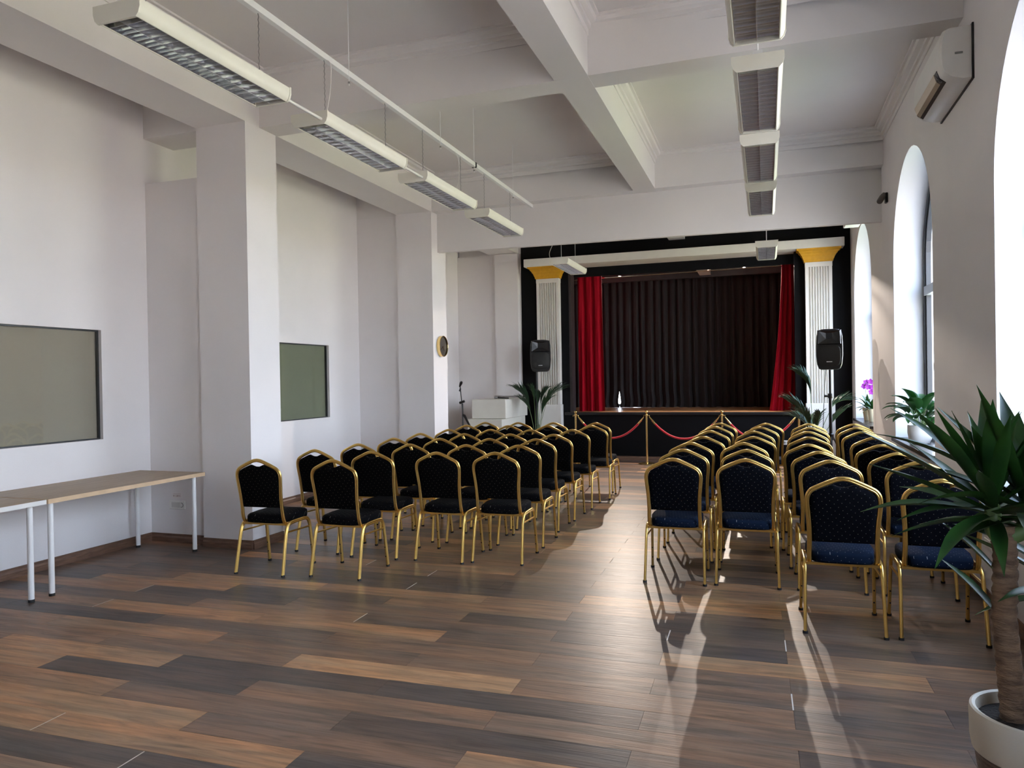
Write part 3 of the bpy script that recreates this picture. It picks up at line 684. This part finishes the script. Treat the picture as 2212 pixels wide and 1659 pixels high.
cord('loose grey wire dangling in front of the left capital', [(-3.45, 12.3, 4.58), (-3.50, 12.3, 4.2), (-3.42, 12.3, 3.95), (-3.50, 12.3, 3.72), (-3.45, 12.3, 3.56)], .004)
for i, y in enumerate([4.32, 5.97]):
    tag(MB().cyl((-2.98, y-.17, ZL+.03), (-2.98, y+.27, ZL+.03), .011, 10).obj('conduit', WHITEPL, smooth=True), 'short white conduit linking the %s and %s left lights' % (W_[i], W_[i+1]), 'conduit')
for i, (x, y, z, nm) in enumerate([(-.02, yy, ZL, W_[k]+' right light') for k, (yy, _) in enumerate(RL)] + [(.04, 11.6, 3.36, 'light before the right pilaster'), (-2.98, 11.6, 3.32, 'light before the left capital')]):
    for s, e in ((-.45, 'near'), (.45, 'far')):
        m_ = MB().cyl((x, y+s, z+.08), (x, y+s, ZC), .005 if i < 5 else .003, 6)
        if i < 4: m_.box(x-.03, x+.03, y+s-.03, y+s+.03, z+.13, z+.17)
        tag(m_.obj('hanging_rod', WHITEMT), 'thin white rod holding the %s end of the %s' % (e, nm), 'rod')

# ------------------------------------------------------------------ stanchions and ropes
SX = [-3.335, -2.03, -.725, .52]; SY = 13.32
def stanchion():
    t = thing('stanchion', 'x', 'barrier post')
    MB().lathe([(.155, 0), (.16, .006), (.16, .014), (.14, .020), (.05, .026), (.024, .032), (.024, .04)], n=28).obj('base', BRASS, t, smooth=40)
    MB().lathe([(.019, .03), (.019, .862)], n=14).obj('post', BRASS, t, smooth=40)
    MB().lathe([(.019, .86), (.028, .864), (.028, .874), (.020, .878), (.020, .885), (.028, .888), (.026, .896), (.012, .902), (.012, .908), (.022, .916), (.031, .932), (.030, .945), (.018, .959), (.002, .963)], n=16).obj('finial', BRASS, t, smooth=60)
    for s in (-1, 1): MB().tube(spline([(s*.02, 0, .87), (s*.045, 0, .875), (s*.05, 0, .862), (s*.045, 0, .85)], 3), .005, 6).obj('hook', BRASS, t, smooth=True)
    return t
sp_ = stanchion()
NM = ['brass barrier post before the left red curtain', 'brass barrier post on the aisle, its base fully visible', 'brass barrier post behind the first column right of the aisle', 'brass barrier post beside the right palm']
for i, x in enumerate(SX):
    o = sp_ if i == 0 else copy_tree(sp_); o.location = (x, SY, 0); o['label'] = NM[i]; o['group'] = 'brass posts of the stage barrier'
RN = ['red velvet rope left of the aisle post', 'red velvet rope right of the aisle post, middle span', 'red velvet rope ending at the post by the right palm']
for i in range(3):
    a, b = SX[i]+.05, SX[i+1]-.05; L = b-a; t = thing('barrier_rope', RN[i], 'rope', ((a+b)/2, SY, .46), 0, 'red ropes of the stage barrier')
    def sag(s): return .40*(1-(2*s-1)**2) if False else .385*(1-abs(2*s-1)**2.1)
    P = [(a+L*s - (a+b)/2, 0, .845-sag(s)-.46) for s in [j/24 for j in range(25)]]
    MB().tube(P[1:-1], .018, 10).obj('rope', ROPE, t, smooth=True)
    for e, q in ((P[0], P[2]), (P[-1], P[-3])): MB().tube([e, tuple(e[k]*.35+q[k]*.65 for k in range(3)), q], [.010, .020, .021], 10).obj('rope_end', BRASS, t, smooth=True)

# ------------------------------------------------------------------ speakers
def speaker(x, y, z0, w_, h, label, polebase, rz=0, hint=''):
    t = thing('loudspeaker', label, 'loudspeaker', (x, y, z0), rz, 'black loudspeakers on stands')
    W = w_/2
    def outline(k=1, zb=0, zt=h):
        pts = []
        for (px_, pz) in [(.62, 0), (.80, .03), (.93, .13), (1, .35), (1, .60), (.965, .82), (.90, .93), (.74, .985), (.4, 1)]: pts.append((W*px_, h*pz))
        full = pts + [(-a, b) for a, b in reversed(pts)]
        return [(a*k, h/2+(b-h/2)*k) for a, b in full]
    MB().rings([[(a, yy, b) for a, b in outline(k)] for k, yy in ((.97, -.150), (1, -.135), (1, -.05), (.80, .11), (.72, .14))]).obj('cabinet', BLKPL, t, smooth=40)
    # waveguide recess: horn mouth with sloped sides
    hw = W*.84; z1, z0_ = h*.95, h*.635
    o4 = [(-hw, -.182, z0_), (hw, -.182, z0_), (hw*.93, -.172, z1), (-hw*.93, -.172, z1)]; o5 = [(-hw*1.1, -.145, z0_-.012), (hw*1.1, -.145, z0_-.012), (hw*1.06, -.145, z1+.015), (-hw*1.06, -.145, z1+.015)]
    i4 = [(-hw*.30, -.1515, z0_+.07), (hw*.30, -.1515, z0_+.07), (hw*.28, -.1515, z1-.03), (-hw*.28, -.1515, z1-.03)]
    MB().rings([o5, o4, i4]).obj('horn', mat('horn_gloss', (.012, .012, .014), .22), t)
    g_ = MB(); gp = [(W*.86*math.copysign(abs(math.cos(a))**.55, math.cos(a)), h*.345+h*.265*math.copysign(abs(math.sin(a))**.55, math.sin(a))) for a in [2*PI*i/32 for i in range(32)]]
    g_.rings([[(a, -.150, b) for a, b in gp], [(a, -.176, b) for a, b in gp], [(a*.93, -.184, h*.345+(b-h*.345)*.93) for a, b in gp]]); g_.obj('grille', GRILLE, t, smooth=40)
    MB().bbox(-.038, .038, -.190, -.1835, h*.185, h*.185+.012, .002).obj('badge', LOGO, t)
    return t
def spk_stand(x, y, top, label, lr=.36):
    t = thing('speaker_stand', label, 'stand', (x, y, 0), 0, 'black tripod speaker stands')
    MB().cyl((0, 0, .55), (0, 0, top-.001), .0175, 14).obj('upper_pole', BLKPL, t, smooth=True)
    MB().cyl((0, 0, .25), (0, 0, 1.25), .023, 14).obj('lower_pole', BLKPL, t, smooth=True)
    MB().lathe([(.03, 1.21), (.034, 1.22), (.034, 1.27), (.03, 1.28)], n=14).obj('collar', BLKPL, t, smooth=40)
    MB().cyl((-.03, 0, 1.24), (-.085, 0, 1.245), .012, 10, .02).obj('knob', BLKPL, t, smooth=True)
    MB().lathe([(.03, .60), (.042, .61), (.042, .69), (.03, .70)], n=12).obj('leg_collar', BLKPL, t, smooth=40)
    for k in range(3):
        a = math.radians(30+120*k); c_, s_ = math.cos(a), math.sin(a)
        l = MB().tube([(.03*c_, .03*s_, .66), (lr*c_, lr*s_, .015)], .011, 8).obj('leg', BLKPL, t, smooth=True)
        MB().cyl((lr*c_, lr*s_, 0), (lr*c_*.98, lr*s_*.98, .03), .017, 8).obj('rubber_foot', RUBBER, l, smooth=True)
        MB().tube([(.015*c_, .015*s_, .30), (lr*.55*c_, lr*.55*s_, .325)], .007, 6).obj('brace', BLKPL, t, smooth=True)
    return t
speaker(-4.03, 13.45, 1.695, .385, .60, 'black loudspeaker on its stand above the left palm', 0, math.radians(14))
spk_stand(-4.125, 13.47, 1.695, 'black tripod stand under the left loudspeaker', .24)
speaker(.885, 11.65, 1.625, .355, .585, 'black loudspeaker on tall pole before the right pilaster', 0, math.radians(-6))
spk_stand(.885, 11.65, 1.625, 'black tripod stand under the right loudspeaker')
cord('black cable hanging from the right loudspeaker', [(.84, 11.78, 1.64), (.81, 11.78, 1.2), (.79, 11.78, .7), (.77, 11.78, .2), (.76, 11.8, .006), (.70, 11.9, .006)], .005).data.materials[0] = BLKPL

# ------------------------------------------------------------------ lectern boxes, microphone, mic stand
t = thing('lectern_cabinet', 'cream box lectern with overhanging top section, left of the left palm', 'lectern', (-4.72, 13.1, 0)); iv = Matrix.Translation(t.location).inverted()
CREAM = mat('cream_board', (.76, .74, .66), .55, noise_amt=.03)
for m_, n_ in ((MB().bbox(-5.05, -4.40, 12.45, 13.72, .86, 1.205, .006), 'top_section'), (MB().bbox(-5.10, -4.44, 12.35, 13.70, .0, .855, .006), 'base')):
    o = m_.obj(n_, CREAM, t); o.matrix_parent_inverse = iv
t = thing('microphone', 'black microphone with silver mesh head lying on the cream lectern', 'microphone', (-4.55, 12.55, 1.205), math.radians(8))
mic = MB(); mic.tube([(-.03, 0, .031), (.02, 0, .026), (.17, 0, .018)], [.017, .016, .012], 12).obj('handle', BLKPL, t, smooth=True)
MB().tube([(-.10, 0, .033), (-.09, 0, .033), (-.065, 0, .033), (-.04, 0, .033), (-.03, 0, .032)], [.008, .022, .027, .025, .018], 14).obj('mesh_head', mat('mic_mesh', (.25, .24, .23), .35, metal=.9, bump=.6, bscale=400), t, smooth=True)
t = thing('microphone_stand', 'black microphone stand with folded boom, left of the cream lectern', 'stand', (-4.95, 11.80, 0))
MB().tube([(0, 0, .02), (-.01, 0, 1.16)], .012, 10).obj('pole', BLKPL, t, smooth=True)
MB().tube([(.0, -.03, .70), (-.0, -.03, 1.05), (-.035, -.03, 1.45)], .009, 8).obj('boom', BLKPL, t, smooth=True)
MB().tube([(.0, -.03, .97), (.035, -.03, .95), (.16, -.03, .72)], [.018, .022, .014], 8).obj('boom_weight', BLKPL, t, smooth=True)
MB().cyl((-.05, -.03, 1.17), (.04, -.03, 1.20), .022, 10).obj('clutch', BLKPL, t, smooth=True)
MB().tube([(-.045, -.03, 1.37), (-.03, -.03, 1.42)], [.018, .014], 8).obj('clip_joint', BLKPL, t, smooth=True)
MB().tube([(-.045, -.03, 1.45), (-.01, -.05, 1.51), (.005, -.06, 1.535)], [.014, .026, .02], 10).obj('mic_clip', BLKPL, t, smooth=True)
for k in range(3):
    a = math.radians(90+120*k); MB().tube([(0, 0, .10), (.26*math.cos(a), .26*math.sin(a), .012)], .009, 8).obj('leg', BLKPL, t, smooth=True)

# ------------------------------------------------------------------ clock
t = thing('wall_clock', 'round black wall clock with gold rim on the second pillar', 'clock', (-4.6, 10.14, 2.075)); t.rotation_euler = (0, PI/2, 0)
MB().lathe([(.150, 0), (.156, .004), (.156, .052), (.150, .056), (.146, .052), (.146, .0)], n=48).obj('rim', BRASS, t, smooth=35)
MB().lathe([(.147, .002), (.147, .036), (.01, .0365)], n=48).obj('dial', BLKPL, t, smooth=30)
def hand(ang, L, nm):
    c_, s_ = math.cos(ang), math.sin(ang); w2 = .004
    MB().add([(-s_*w2*-1, c_*w2*-1, .042), (-s_*w2, c_*w2, .042), (c_*L-s_*w2*.5, s_*L+c_*w2*.5, .042), (c_*L+s_*w2*.5, s_*L-c_*w2*.5, .042)] + [(-s_*w2*-1, c_*w2*-1, .040), (-s_*w2, c_*w2, .040), (c_*L-s_*w2*.5, s_*L+c_*w2*.5, .040), (c_*L+s_*w2*.5, s_*L-c_*w2*.5, .040)], [(3, 2, 1, 0), (4, 5, 6, 7), (0, 1, 5, 4), (1, 2, 6, 5), (2, 3, 7, 6), (3, 0, 4, 7)]).obj(nm, BRASS, t)
hand(math.radians(-55), .085, 'hour_hand'); hand(math.radians(25), .075, 'minute_hand')

# ------------------------------------------------------------------ socket with print
t = thing('wall_socket', 'white double socket plate low on the wall box under the table', 'socket', (-5.545, 5.859, .375), 0)
MB().bbox(-.10, .10, -.012, 0, -.045, .045, .006).obj('plate', WHITEPL, t)
MB().box(-.065, .04, -.0145, -.0118, -.026, .026).obj('insert', mat('socket_insert', (.62, .60, .56), .4), t)
ring_ = [(.055+.022*math.cos(a), -.014, .022*math.sin(a)) for a in [math.radians(v) for v in range(-100, 110, 15)]]
MB().tube(ring_, .003, 5).obj('socket_rim', GREY, t)
def text(body, size, loc, rot, m_, label, cat, parent=None, align='CENTER'):
    cu = bpy.data.curves.new('lettering', 'FONT'); cu.body = body; cu.size = size; cu.extrude = .0006; cu.align_x = align; cu.align_y = 'CENTER'
    o = bpy.data.objects.new('lettering', cu); C.objects.link(o); dg = bpy.context.evaluated_depsgraph_get()
    me = bpy.data.meshes.new_from_object(o.evaluated_get(dg)); bpy.data.objects.remove(o)
    me.materials.clear(); me.materials.append(m_); o = link('lettering', me, parent); o.location = loc; o.rotation_euler = rot
    if not parent: tag(o, label, cat)
    return o
stk = thing('voltage_sticker', 'small white 230 V sticker above the socket plate', 'sticker', (-5.555, 5.859, .465))
MB().box(-.062, .062, -.001, 0, -.026, .026).obj('sticker_sheet', mat('sticker_paper', (.78, .74, .72), .5), stk)
text('0 I 230 V', .024, (0, -.0012, -.003), (PI/2, 0, 0), REDINK, '', '', stk)
MB().box(-.045, .05, -.0018, -.0009, .017, .0185).obj('printed_line', REDINK, stk)

t = thing('stage_socket', 'small white socket plate on the black stage front near the right palm', 'socket', (.33, YW-.001, .36))
MB().bbox(-.055, .055, -.012, 0, -.04, .04, .005).obj('plate', WHITEPL, t)
for k in (-1, 1): MB().cyl((.027*k, -.0115, 0), (.027*k, -.0135, 0), .019, 14).obj('insert', GREY, t, smooth=True)
t = thing('wall_vent', 'small white slatted vent low on the right wall behind the yucca', 'vent', (XR, 5.72, .43))
MB().bbox(-.012, 0, -.09, .09, -.06, .06, .004).obj('vent_frame', WHITEPL, t)
for k in range(5): MB().box(-.018, -.010, -.075, .075, -.045+.022*k, -.037+.022*k).obj('slat', WHITEPL, t)

# ------------------------------------------------------------------ air conditioner, camera
t = thing('air_conditioner', 'white split air conditioner high on the right wall', 'air conditioner', (XR, 6.47, 3.82)); W2 = .49
prof = [(0, .185), (-.155, .185), (-.185, .17), (-.205, .10), (-.212, .0), (-.205, -.09), (-.185, -.135), (-.15, -.165), (-.07, -.19), (0, -.19)]
bd = MB().rings([[(x*k, y, z*k2) for x, z in prof] for y, k, k2 in ((-W2, .93, .97), (-W2+.03, 1, 1), (W2-.03, 1, 1), (W2, .93, .97))]).obj('casing', WHITEPL, t, smooth=25)
MB().rings([[(x, y, z) for x, z in [(-.209, -.075), (-.190, -.131), (-.150, -.162), (-.1505, -.167), (-.1925, -.136), (-.2125, -.078)]] for y in (-W2+.10, W2-.06)]).obj('outlet_strip', BLKPL, t)
MB().rings([[(x, y, z) for x, z in [(-.213, -.076), (-.196, -.128), (-.172, -.150), (-.175, -.156), (-.200, -.133), (-.217, -.078)]] for y in (-W2+.17, W2-.08)]).obj('flap', mat('flap_champagne', (.62, .52, .40), .3, metal=.4), t)
for k in (0, 1): MB().cyl((-.201+.022*k, -W2+.125, -.115-.026*k), (-.209+.020*k, -W2+.125, -.122-.028*k), .014, 12).obj('indicator', mat('dark_lens_%d' % k, (.12, .11, .12), .3), t, smooth=True)
MB().box(-.115, -.065, -W2-.0012, -W2+.004, -.01, .005).obj('rating_label', GREY, t); MB().box(-.0, -.012, -W2-.02, W2+.01, -.2, .19).obj('back_plate', BLKPL, t)
t = thing('security_camera', 'small dark security camera high on the right wall beside the header', 'camera', (XR, 9.85, 3.66))
MB().bbox(-.03, 0, -.04, .04, -.06, .06, .006).obj('mount', BLKPL, t); MB().tube([(-.02, 0, .03), (-.05, -.01, .04)], .014, 8).obj('arm', mat('cam_bronze', (.22, .19, .16), .4), t, smooth=True)
MB().tube([(-.035, .0, .045), (-.06, -.03, .01), (-.10, -.09, -.055), (-.105, -.098, -.063)], [.028, .034, .034, .026], 14).obj('body', mat('cam_body', (.10, .085, .075), .4), t, smooth=40)
t = thing('wall_lamp', 'small white box lamp under the header end at the right wall', 'lamp', (1.27, 12.2, 3.80))
MB().bbox(-.11, .11, -.25, .25, 0, .07, .01).obj('housing', WHITEMT, t); MB().cyl((0, 0, .07), (0, 0, .82), .008, 8).obj('rod', WHITEMT, t)

# ------------------------------------------------------------------ plants
def strap(mb, base, az, el, L, w_, droop=.6, fold=.25, n=9, tip=.12, twist=0):
    """strap leaf grown from base: azimuth, starting elevation, bends down with droop"""
    P = []; p = Vector(base); e = el
    for i in range(n+1):
        P.append(p.copy()); d = Vector((math.cos(az)*math.cos(e), math.sin(az)*math.cos(e), math.sin(e))); p = p + d*(L/n); e -= droop/n*(1+i/n)
    S = Vector((-math.sin(az), math.cos(az), 0)); R = []
    for i, q in enumerate(P):
        t_ = i/n; ww = w_*(math.sin(PI*min(1, .18+t_*.62)))*(1-max(0, (t_-.55)/.45)**1.6)+.0008
        tg = (P[min(i+1, n)]-P[max(i-1, 0)]).normalized(); up = S.cross(tg)*-1
        if up.z < 0: up = -up
        s2 = S*math.cos(twist*t_)+up*math.sin(twist*t_)
        R.append([q - s2*ww/2 + up*ww*fold, q - up*.0003, q + s2*ww/2 + up*ww*fold, q+up*.0012])
    return mb.rings(R, cap=False)
def blade_leaf(mb, base, az, el, stem, L, w_, droop=1.0, n=8):
    """petiole then an elliptical blade"""
    P = []; p = Vector(base); e = el
    for i in range(6):
        P.append(p.copy()); p = p + Vector((math.cos(az)*math.cos(e), math.sin(az)*math.cos(e), math.sin(e)))*(stem/5); e -= .06
    mb.mi = 1; mb.tube(P, .0028, 5); mb.mi = 0
    p = P[-1]; Q = []
    for i in range(n+1):
        Q.append(p.copy()); p = p + Vector((math.cos(az)*math.cos(e), math.sin(az)*math.cos(e), math.sin(e)))*(L/n); e -= droop/n
    S = Vector((-math.sin(az), math.cos(az), 0)); R = []
    for i, q in enumerate(Q):
        t_ = i/n; ww = w_*math.sin(PI*min(1, t_**.8*.97+.03))**.8+.001; tg = (Q[min(i+1, n)]-Q[max(i-1, 0)]).normalized(); up = S.cross(tg)*-1
        if up.z < 0: up = -up
        R.append([q - S*ww/2 + up*ww*.16, q - S*ww/4+up*ww*.05, q, q + S*ww/4+up*ww*.05, q + S*ww/2 + up*ww*.16, q + S*ww/4+up*(ww*.05+.001), q+up*.0012, q - S*ww/4+up*(ww*.05+.001)])
    return mb.rings(R, cap=False)
def pot(parent, prof, m_, soil_r, soil_z, n=36):
    MB().lathe(prof, n=n, cap=True).obj('pot', m_, parent, smooth=35)
    MB().lathe([(soil_r, soil_z-.01), (soil_r, soil_z), (soil_r*.5, soil_z+.006), (.002, soil_z+.008)], n=20).obj('soil', SOIL, parent, smooth=50)

# big yucca at the right foreground
YX, YY = .82, 2.83
t = thing('yucca_plant', 'tall yucca with ringed trunk in a ribbed beige pot, right foreground', 'plant', (YX, YY, 0))
MB().lathe([(.115, 0), (.125, .01), (.135, .08)] , n=40).obj('pot_foot', POTD, t, smooth=30)
pr = [(.135, .07)]
for i in range(15):
    z = .075+i*.0155; r = .137+ .034*(i/15); pr += [(r, z), (r+.004, z+.004), (r+.004, z+.009), (r-.001, z+.0135)]
po = MB().lathe(pr, n=48).obj('ribbed_band', POTD, t, smooth=30); po['label'] = 'dark brown ribbed lower band'
MB().lathe([(.171, .305), (.180, .312), (.186, .35), (.188, .43), (.185, .448), (.178, .452), (.168, .448), (.165, .43), (.163, .40), (.16, .40)], n=48, cap=False).obj('pot', POTB, t, smooth=40)
MB().lathe([(.165, .30), (.165, .41), (.08, .42), (.003, .422)], n=24).obj('soil', SOIL, t, smooth=50)
R = []; TP = spline([(-.060, .0, .40), (-.068, .005, .55), (-.084, .0, .75), (-.080, .0, .92), (-.084, 0, 1.06)], 14)
for i, p in enumerate(TP):
    ring = []
    for j in range(16):
        a = 2*PI*j/16; rr_ = .0385 + .0025*math.sin(i*1.9+j*.5) + .003*noise.noise(Vector((math.cos(a)*2, math.sin(a)*2, i*.6))) + (.0022 if (i*7+j*3) % 11 < 2 else 0) - .004*(i/len(TP))
        ring.append((p.x+rr_*math.cos(a), p.y+rr_*math.sin(a), p.z))
    R.append(ring)
MB().rings(R).obj('trunk', TRUNK, t, smooth=50)
rn = random.Random(11)
heads = [((-.115, -.01, 1.09), 34, 1), ((-.02, .0, 1.10), 26, 1), ((.12, .05, .82), 18, .8)]
for hi, (hp, nl, kk) in enumerate(heads):
    if hi < 2: MB().tube(spline([(-.084+.01*(1 if hi else -1), 0, 1.02), (hp[0], hp[1], 1.06), (hp[0], hp[1], 1.15)], 4), [.03, .03, .03, .03, .028, .026, .024, .02, .016][:9], 10).obj('branch', STEMG, t, smooth=True)
    for i in range(nl):
        az = i*2.399 + rn.uniform(-.3, .3) + hi; f = i/nl; el = math.radians(-14+f*98+rn.uniform(-8, 8)); L = (.20+.27*math.sin(PI*min(1, f*.95+.06))+rn.uniform(-.04, .05))*kk
        mb = MB(); strap(mb, (hp[0]+.012*math.cos(az), hp[1]+.012*math.sin(az), hp[2]-.02+.10*f), az, el, L, .054*rn.uniform(.8, 1.15), droop=rn.uniform(.0, .55)*(1.1-f*.6), twist=rn.uniform(-.5, .5))
        mb.obj('leaf', LEAFY, t, smooth=60)
MB().tube([(.05, .03, .40), (.09, .045, .6), (.12, .05, .84)], [.028, .026, .022], 12).obj('trunk', TRUNK, t, smooth=True)
for i, (z, az, L) in enumerate([(1.0, 2.75, .26), (.86, 2.6, .26)]):
    mb = MB(); strap(mb, (-.09, 0, z-.12), az, math.radians(48), L, .05, droop=.15); o = mb.obj('leaf', LEAFY, t, smooth=60)

# peace lily on window A sill
def white_pot(t, r, h, m_):
    pot(t, [(r*.62, 0), (r*.72, .006), (r*.90, h*.25), (r, h*.6), (r*.99, h*.92), (r*.96, h), (r*.90, h), (r*.90, h*.85), (r*.88, h*.84)], m_, r*.88, h*.86)
t = thing('peace_lily', 'leafy green plant in a round white pot on the window sill', 'plant', (1.515, 8.66, ZS+.003))
white_pot(t, .118, .195, POTW)
rn = random.Random(5)
for i in range(34):
    az = i*2.399; f = i/34; el = math.radians(48+f*38+rn.uniform(-6, 6))
    mb = MB(); blade_leaf(mb, (.03*math.cos(az), .03*math.sin(az), .16), az, el, .12+.12*f+rn.uniform(-.02, .04), .22+rn.uniform(-.03, .05), .105+rn.uniform(-.015, .03), droop=rn.uniform(.7, 1.7)*(1.25-f*.55))
    mb.obj('leaf', [LEAFL, STEMG], t, smooth=60)
# orchids on window B sill
for oi, (ox_, oy_, lab) in enumerate([(1.50, 12.72, 'purple orchid in a tall cream pot on the far window sill'), (1.53, 12.38, 'leafy plant in a cream pot on the far sill, half hidden by wall')]):
    t = thing('potted_orchid', lab, 'plant', (ox_, oy_, ZS+.003)); r, h = .075, .20
    pot(t, [(r*.6, 0), (r*.66, .004), (r*.85, h*.5), (r, h*.96), (r, h), (r*.92, h), (r*.90, h*.9)], POTC, r*.88, h*.88, 24)
    for i in range(16):
        az = i*2.399+oi; f = i/16; mb = MB(); strap(mb, (0, 0, .17), az, math.radians(15+f*70), .16+.14*f, .045, droop=1.0-f*.5, n=7); mb.obj('leaf', LEAFL, t, smooth=60)
    if oi == 0:
        sp2 = spline([(0, 0, .17), (-.02, 0, .38), (-.03, -.02, .52), (-.02, -.06, .60)], 4); MB().tube(sp2, .003, 5).obj('flower_stem', STEMG, t, smooth=True)
        for i, (dx, dy, dz) in enumerate([(-.02, -.03, .60), (.04, -.05, .61), (.0, -.08, .53), (-.05, -.02, .54), (.06, -.03, .52), (.05, -.06, .45)]):
            mb = MB()
            for k in range(5):
                a = 2*PI*k/5+.3*i; c0 = Vector((dx, dy, dz)); u1 = Vector((math.cos(a), -.2, math.sin(a))); v1 = Vector((-math.sin(a), 0, math.cos(a)))
                L_ = .050; mb.add([c0, c0+u1*L_*.6+v1*L_*.42, c0+u1*L_, c0+u1*L_*.6-v1*L_*.42, c0+Vector((0, .004, 0)), c0+u1*L_*.6+v1*L_*.42+Vector((0, .004, 0)), c0+u1*L_+Vector((0, .004, 0)), c0+u1*L_*.6-v1*L_*.42+Vector((0, .004, 0))], [(0, 1, 2, 3), (7, 6, 5, 4), (0, 4, 5, 1), (1, 5, 6, 2), (2, 6, 7, 3), (3, 7, 4, 0)])
            mb.obj('flower', PURPLE, t)
# kentia palms
def palm(x, y, label, fronds, potr=.14, seed=1, m_=LEAFP):
    t = thing('palm', label, 'plant', (x, y, 0), 0, 'potted palms beside the stage')
    pot(t, [(potr*.7, 0), (potr*.74, .006), (potr*.98, .28), (potr, .30), (potr*.92, .30), (potr*.90, .26)], POTW if seed != 1 else POTD, potr*.88, .26, 28)
    rn = random.Random(seed)
    for (az, tipx, tipz, L, nl, bend, lw) in fronds:
        mb = MB(); S0 = Vector((.02*math.cos(az), .02*math.sin(az), .26)); top = Vector((tipx*math.cos(az), tipx*math.sin(az), tipz))
        mid = (S0+top)/2+Vector((-.12*tipx*math.cos(az), -.12*tipx*math.sin(az), .04)); st_ = spline([S0, mid, top], 6); mb.mi = 1; mb.tube(st_, .0045, 5)
        d = (st_[-1]-st_[-2]).normalized(); p = top.copy(); R_ = [p.copy()]; e = math.asin(max(-1, min(1, d.z))); n = int(nl*1.4)
        for i in range(n):
            e -= bend/n; p = p + Vector((math.cos(az)*math.cos(e), math.sin(az)*math.cos(e), math.sin(e)))*(L/n); R_.append(p.copy())
        mb.tube(R_, [.0035*(1-.7*i/n)+.0008 for i in range(n+1)], 5); mb.mi = 0
        for i in range(n+1):
            f = i/n; ll = L*(.80*math.sin(PI*min(1, .26+.60*f)))+.03
            tg = (R_[min(i+1, n)]-R_[max(i-1, 0)]).normalized(); az2 = math.atan2(tg.y, tg.x) if abs(tg.x)+abs(tg.y) > .05 else az; el2 = math.asin(max(-1, min(1, tg.z)))
            for s in (-1, 1):
                a = az2 + s*(.85-.4*f+rn.uniform(-.08, .08)); strap(mb, R_[i], a, el2*.85+.32, ll, .017*lw, droop=rn.uniform(.3, .9), fold=.2, n=5)
        mb.obj('frond', [m_, STEMG], t, smooth=60)
    return t
palm(-3.98, 12.95, 'potted palm with arching fronds before the left pilaster',
     [(2.9, .16, 1.06, .44, 13, .9, 1.2), (.2, .17, 1.08, .44, 13, 1.1, 1.1), (-.5, .14, .92, .34, 11, .7, 1.2), (-1.9, .06, 1.12, .28, 10, .5, 1.2), (1.6, .1, 1.04, .32, 10, .9, 1), (-2.5, .12, .95, .32, 10, .8, 1), (.9, .1, 1.1, .3, 10, .7, 1)], seed=2)
palm(.70, 12.3, 'tall thin potted palm before the right pilaster',
     [(2.75, .05, 1.26, .40, 13, 1.0, 1.3), (3.0, .10, .82, .44, 13, .9, 1.3), (-.35, .22, .76, .34, 11, .3, 1.4), (.1, .24, 1.02, .34, 9, 1.3, .9), (-2.3, .1, .74, .36, 11, .9, 1.2), (1.7, .1, .70, .30, 9, 1.0, 1), (-1.3, .10, .70, .30, 10, .5, 1.2), (2.6, .1, .70, .34, 10, 1.1, 1.2)], seed=3)

# ------------------------------------------------------------------ outside
struct(MB().box(XO+.3, 90, -60, 70, -1.3, -1.2).obj('ground_outside', GRASS))
struct(MB().box(XO+2.5, 40, 7.0, 30, -1.2, -1.1).obj('tint_lawn_outside', mat('tint_lawn', (.42, .42, .26), .9, noise_amt=.3, nscale=.6)))  # unseen lawn, added so its bounce tints the far bays yellow-green

# ------------------------------------------------------------------ stage floodlights on the head of the black wall
for i, (x, e, tgt) in enumerate(((-2.84, 290, (-1.0, 4.6, 0)), (-.38, 420, (.15, 4.6, 0)))):
    t = thing('stage_floodlight', ('black floodlight hung over the left half of the stage', 'black floodlight hung over the right half of the stage')[i], 'floodlight', (x, 15.36, 3.79), 0, 'floodlights hidden above the stage')
    MB().cyl((0, -.02, .06), (0, .11, .02), .05, 16).obj('body', BLKPL, t, smooth=True)
    MB().box(-.012, .012, .04, .06, .05, .51).obj('bracket', BLKPL, t)
    flood_light('floodlight_beam', (x, 15.29, 3.79), tgt, e, 115)
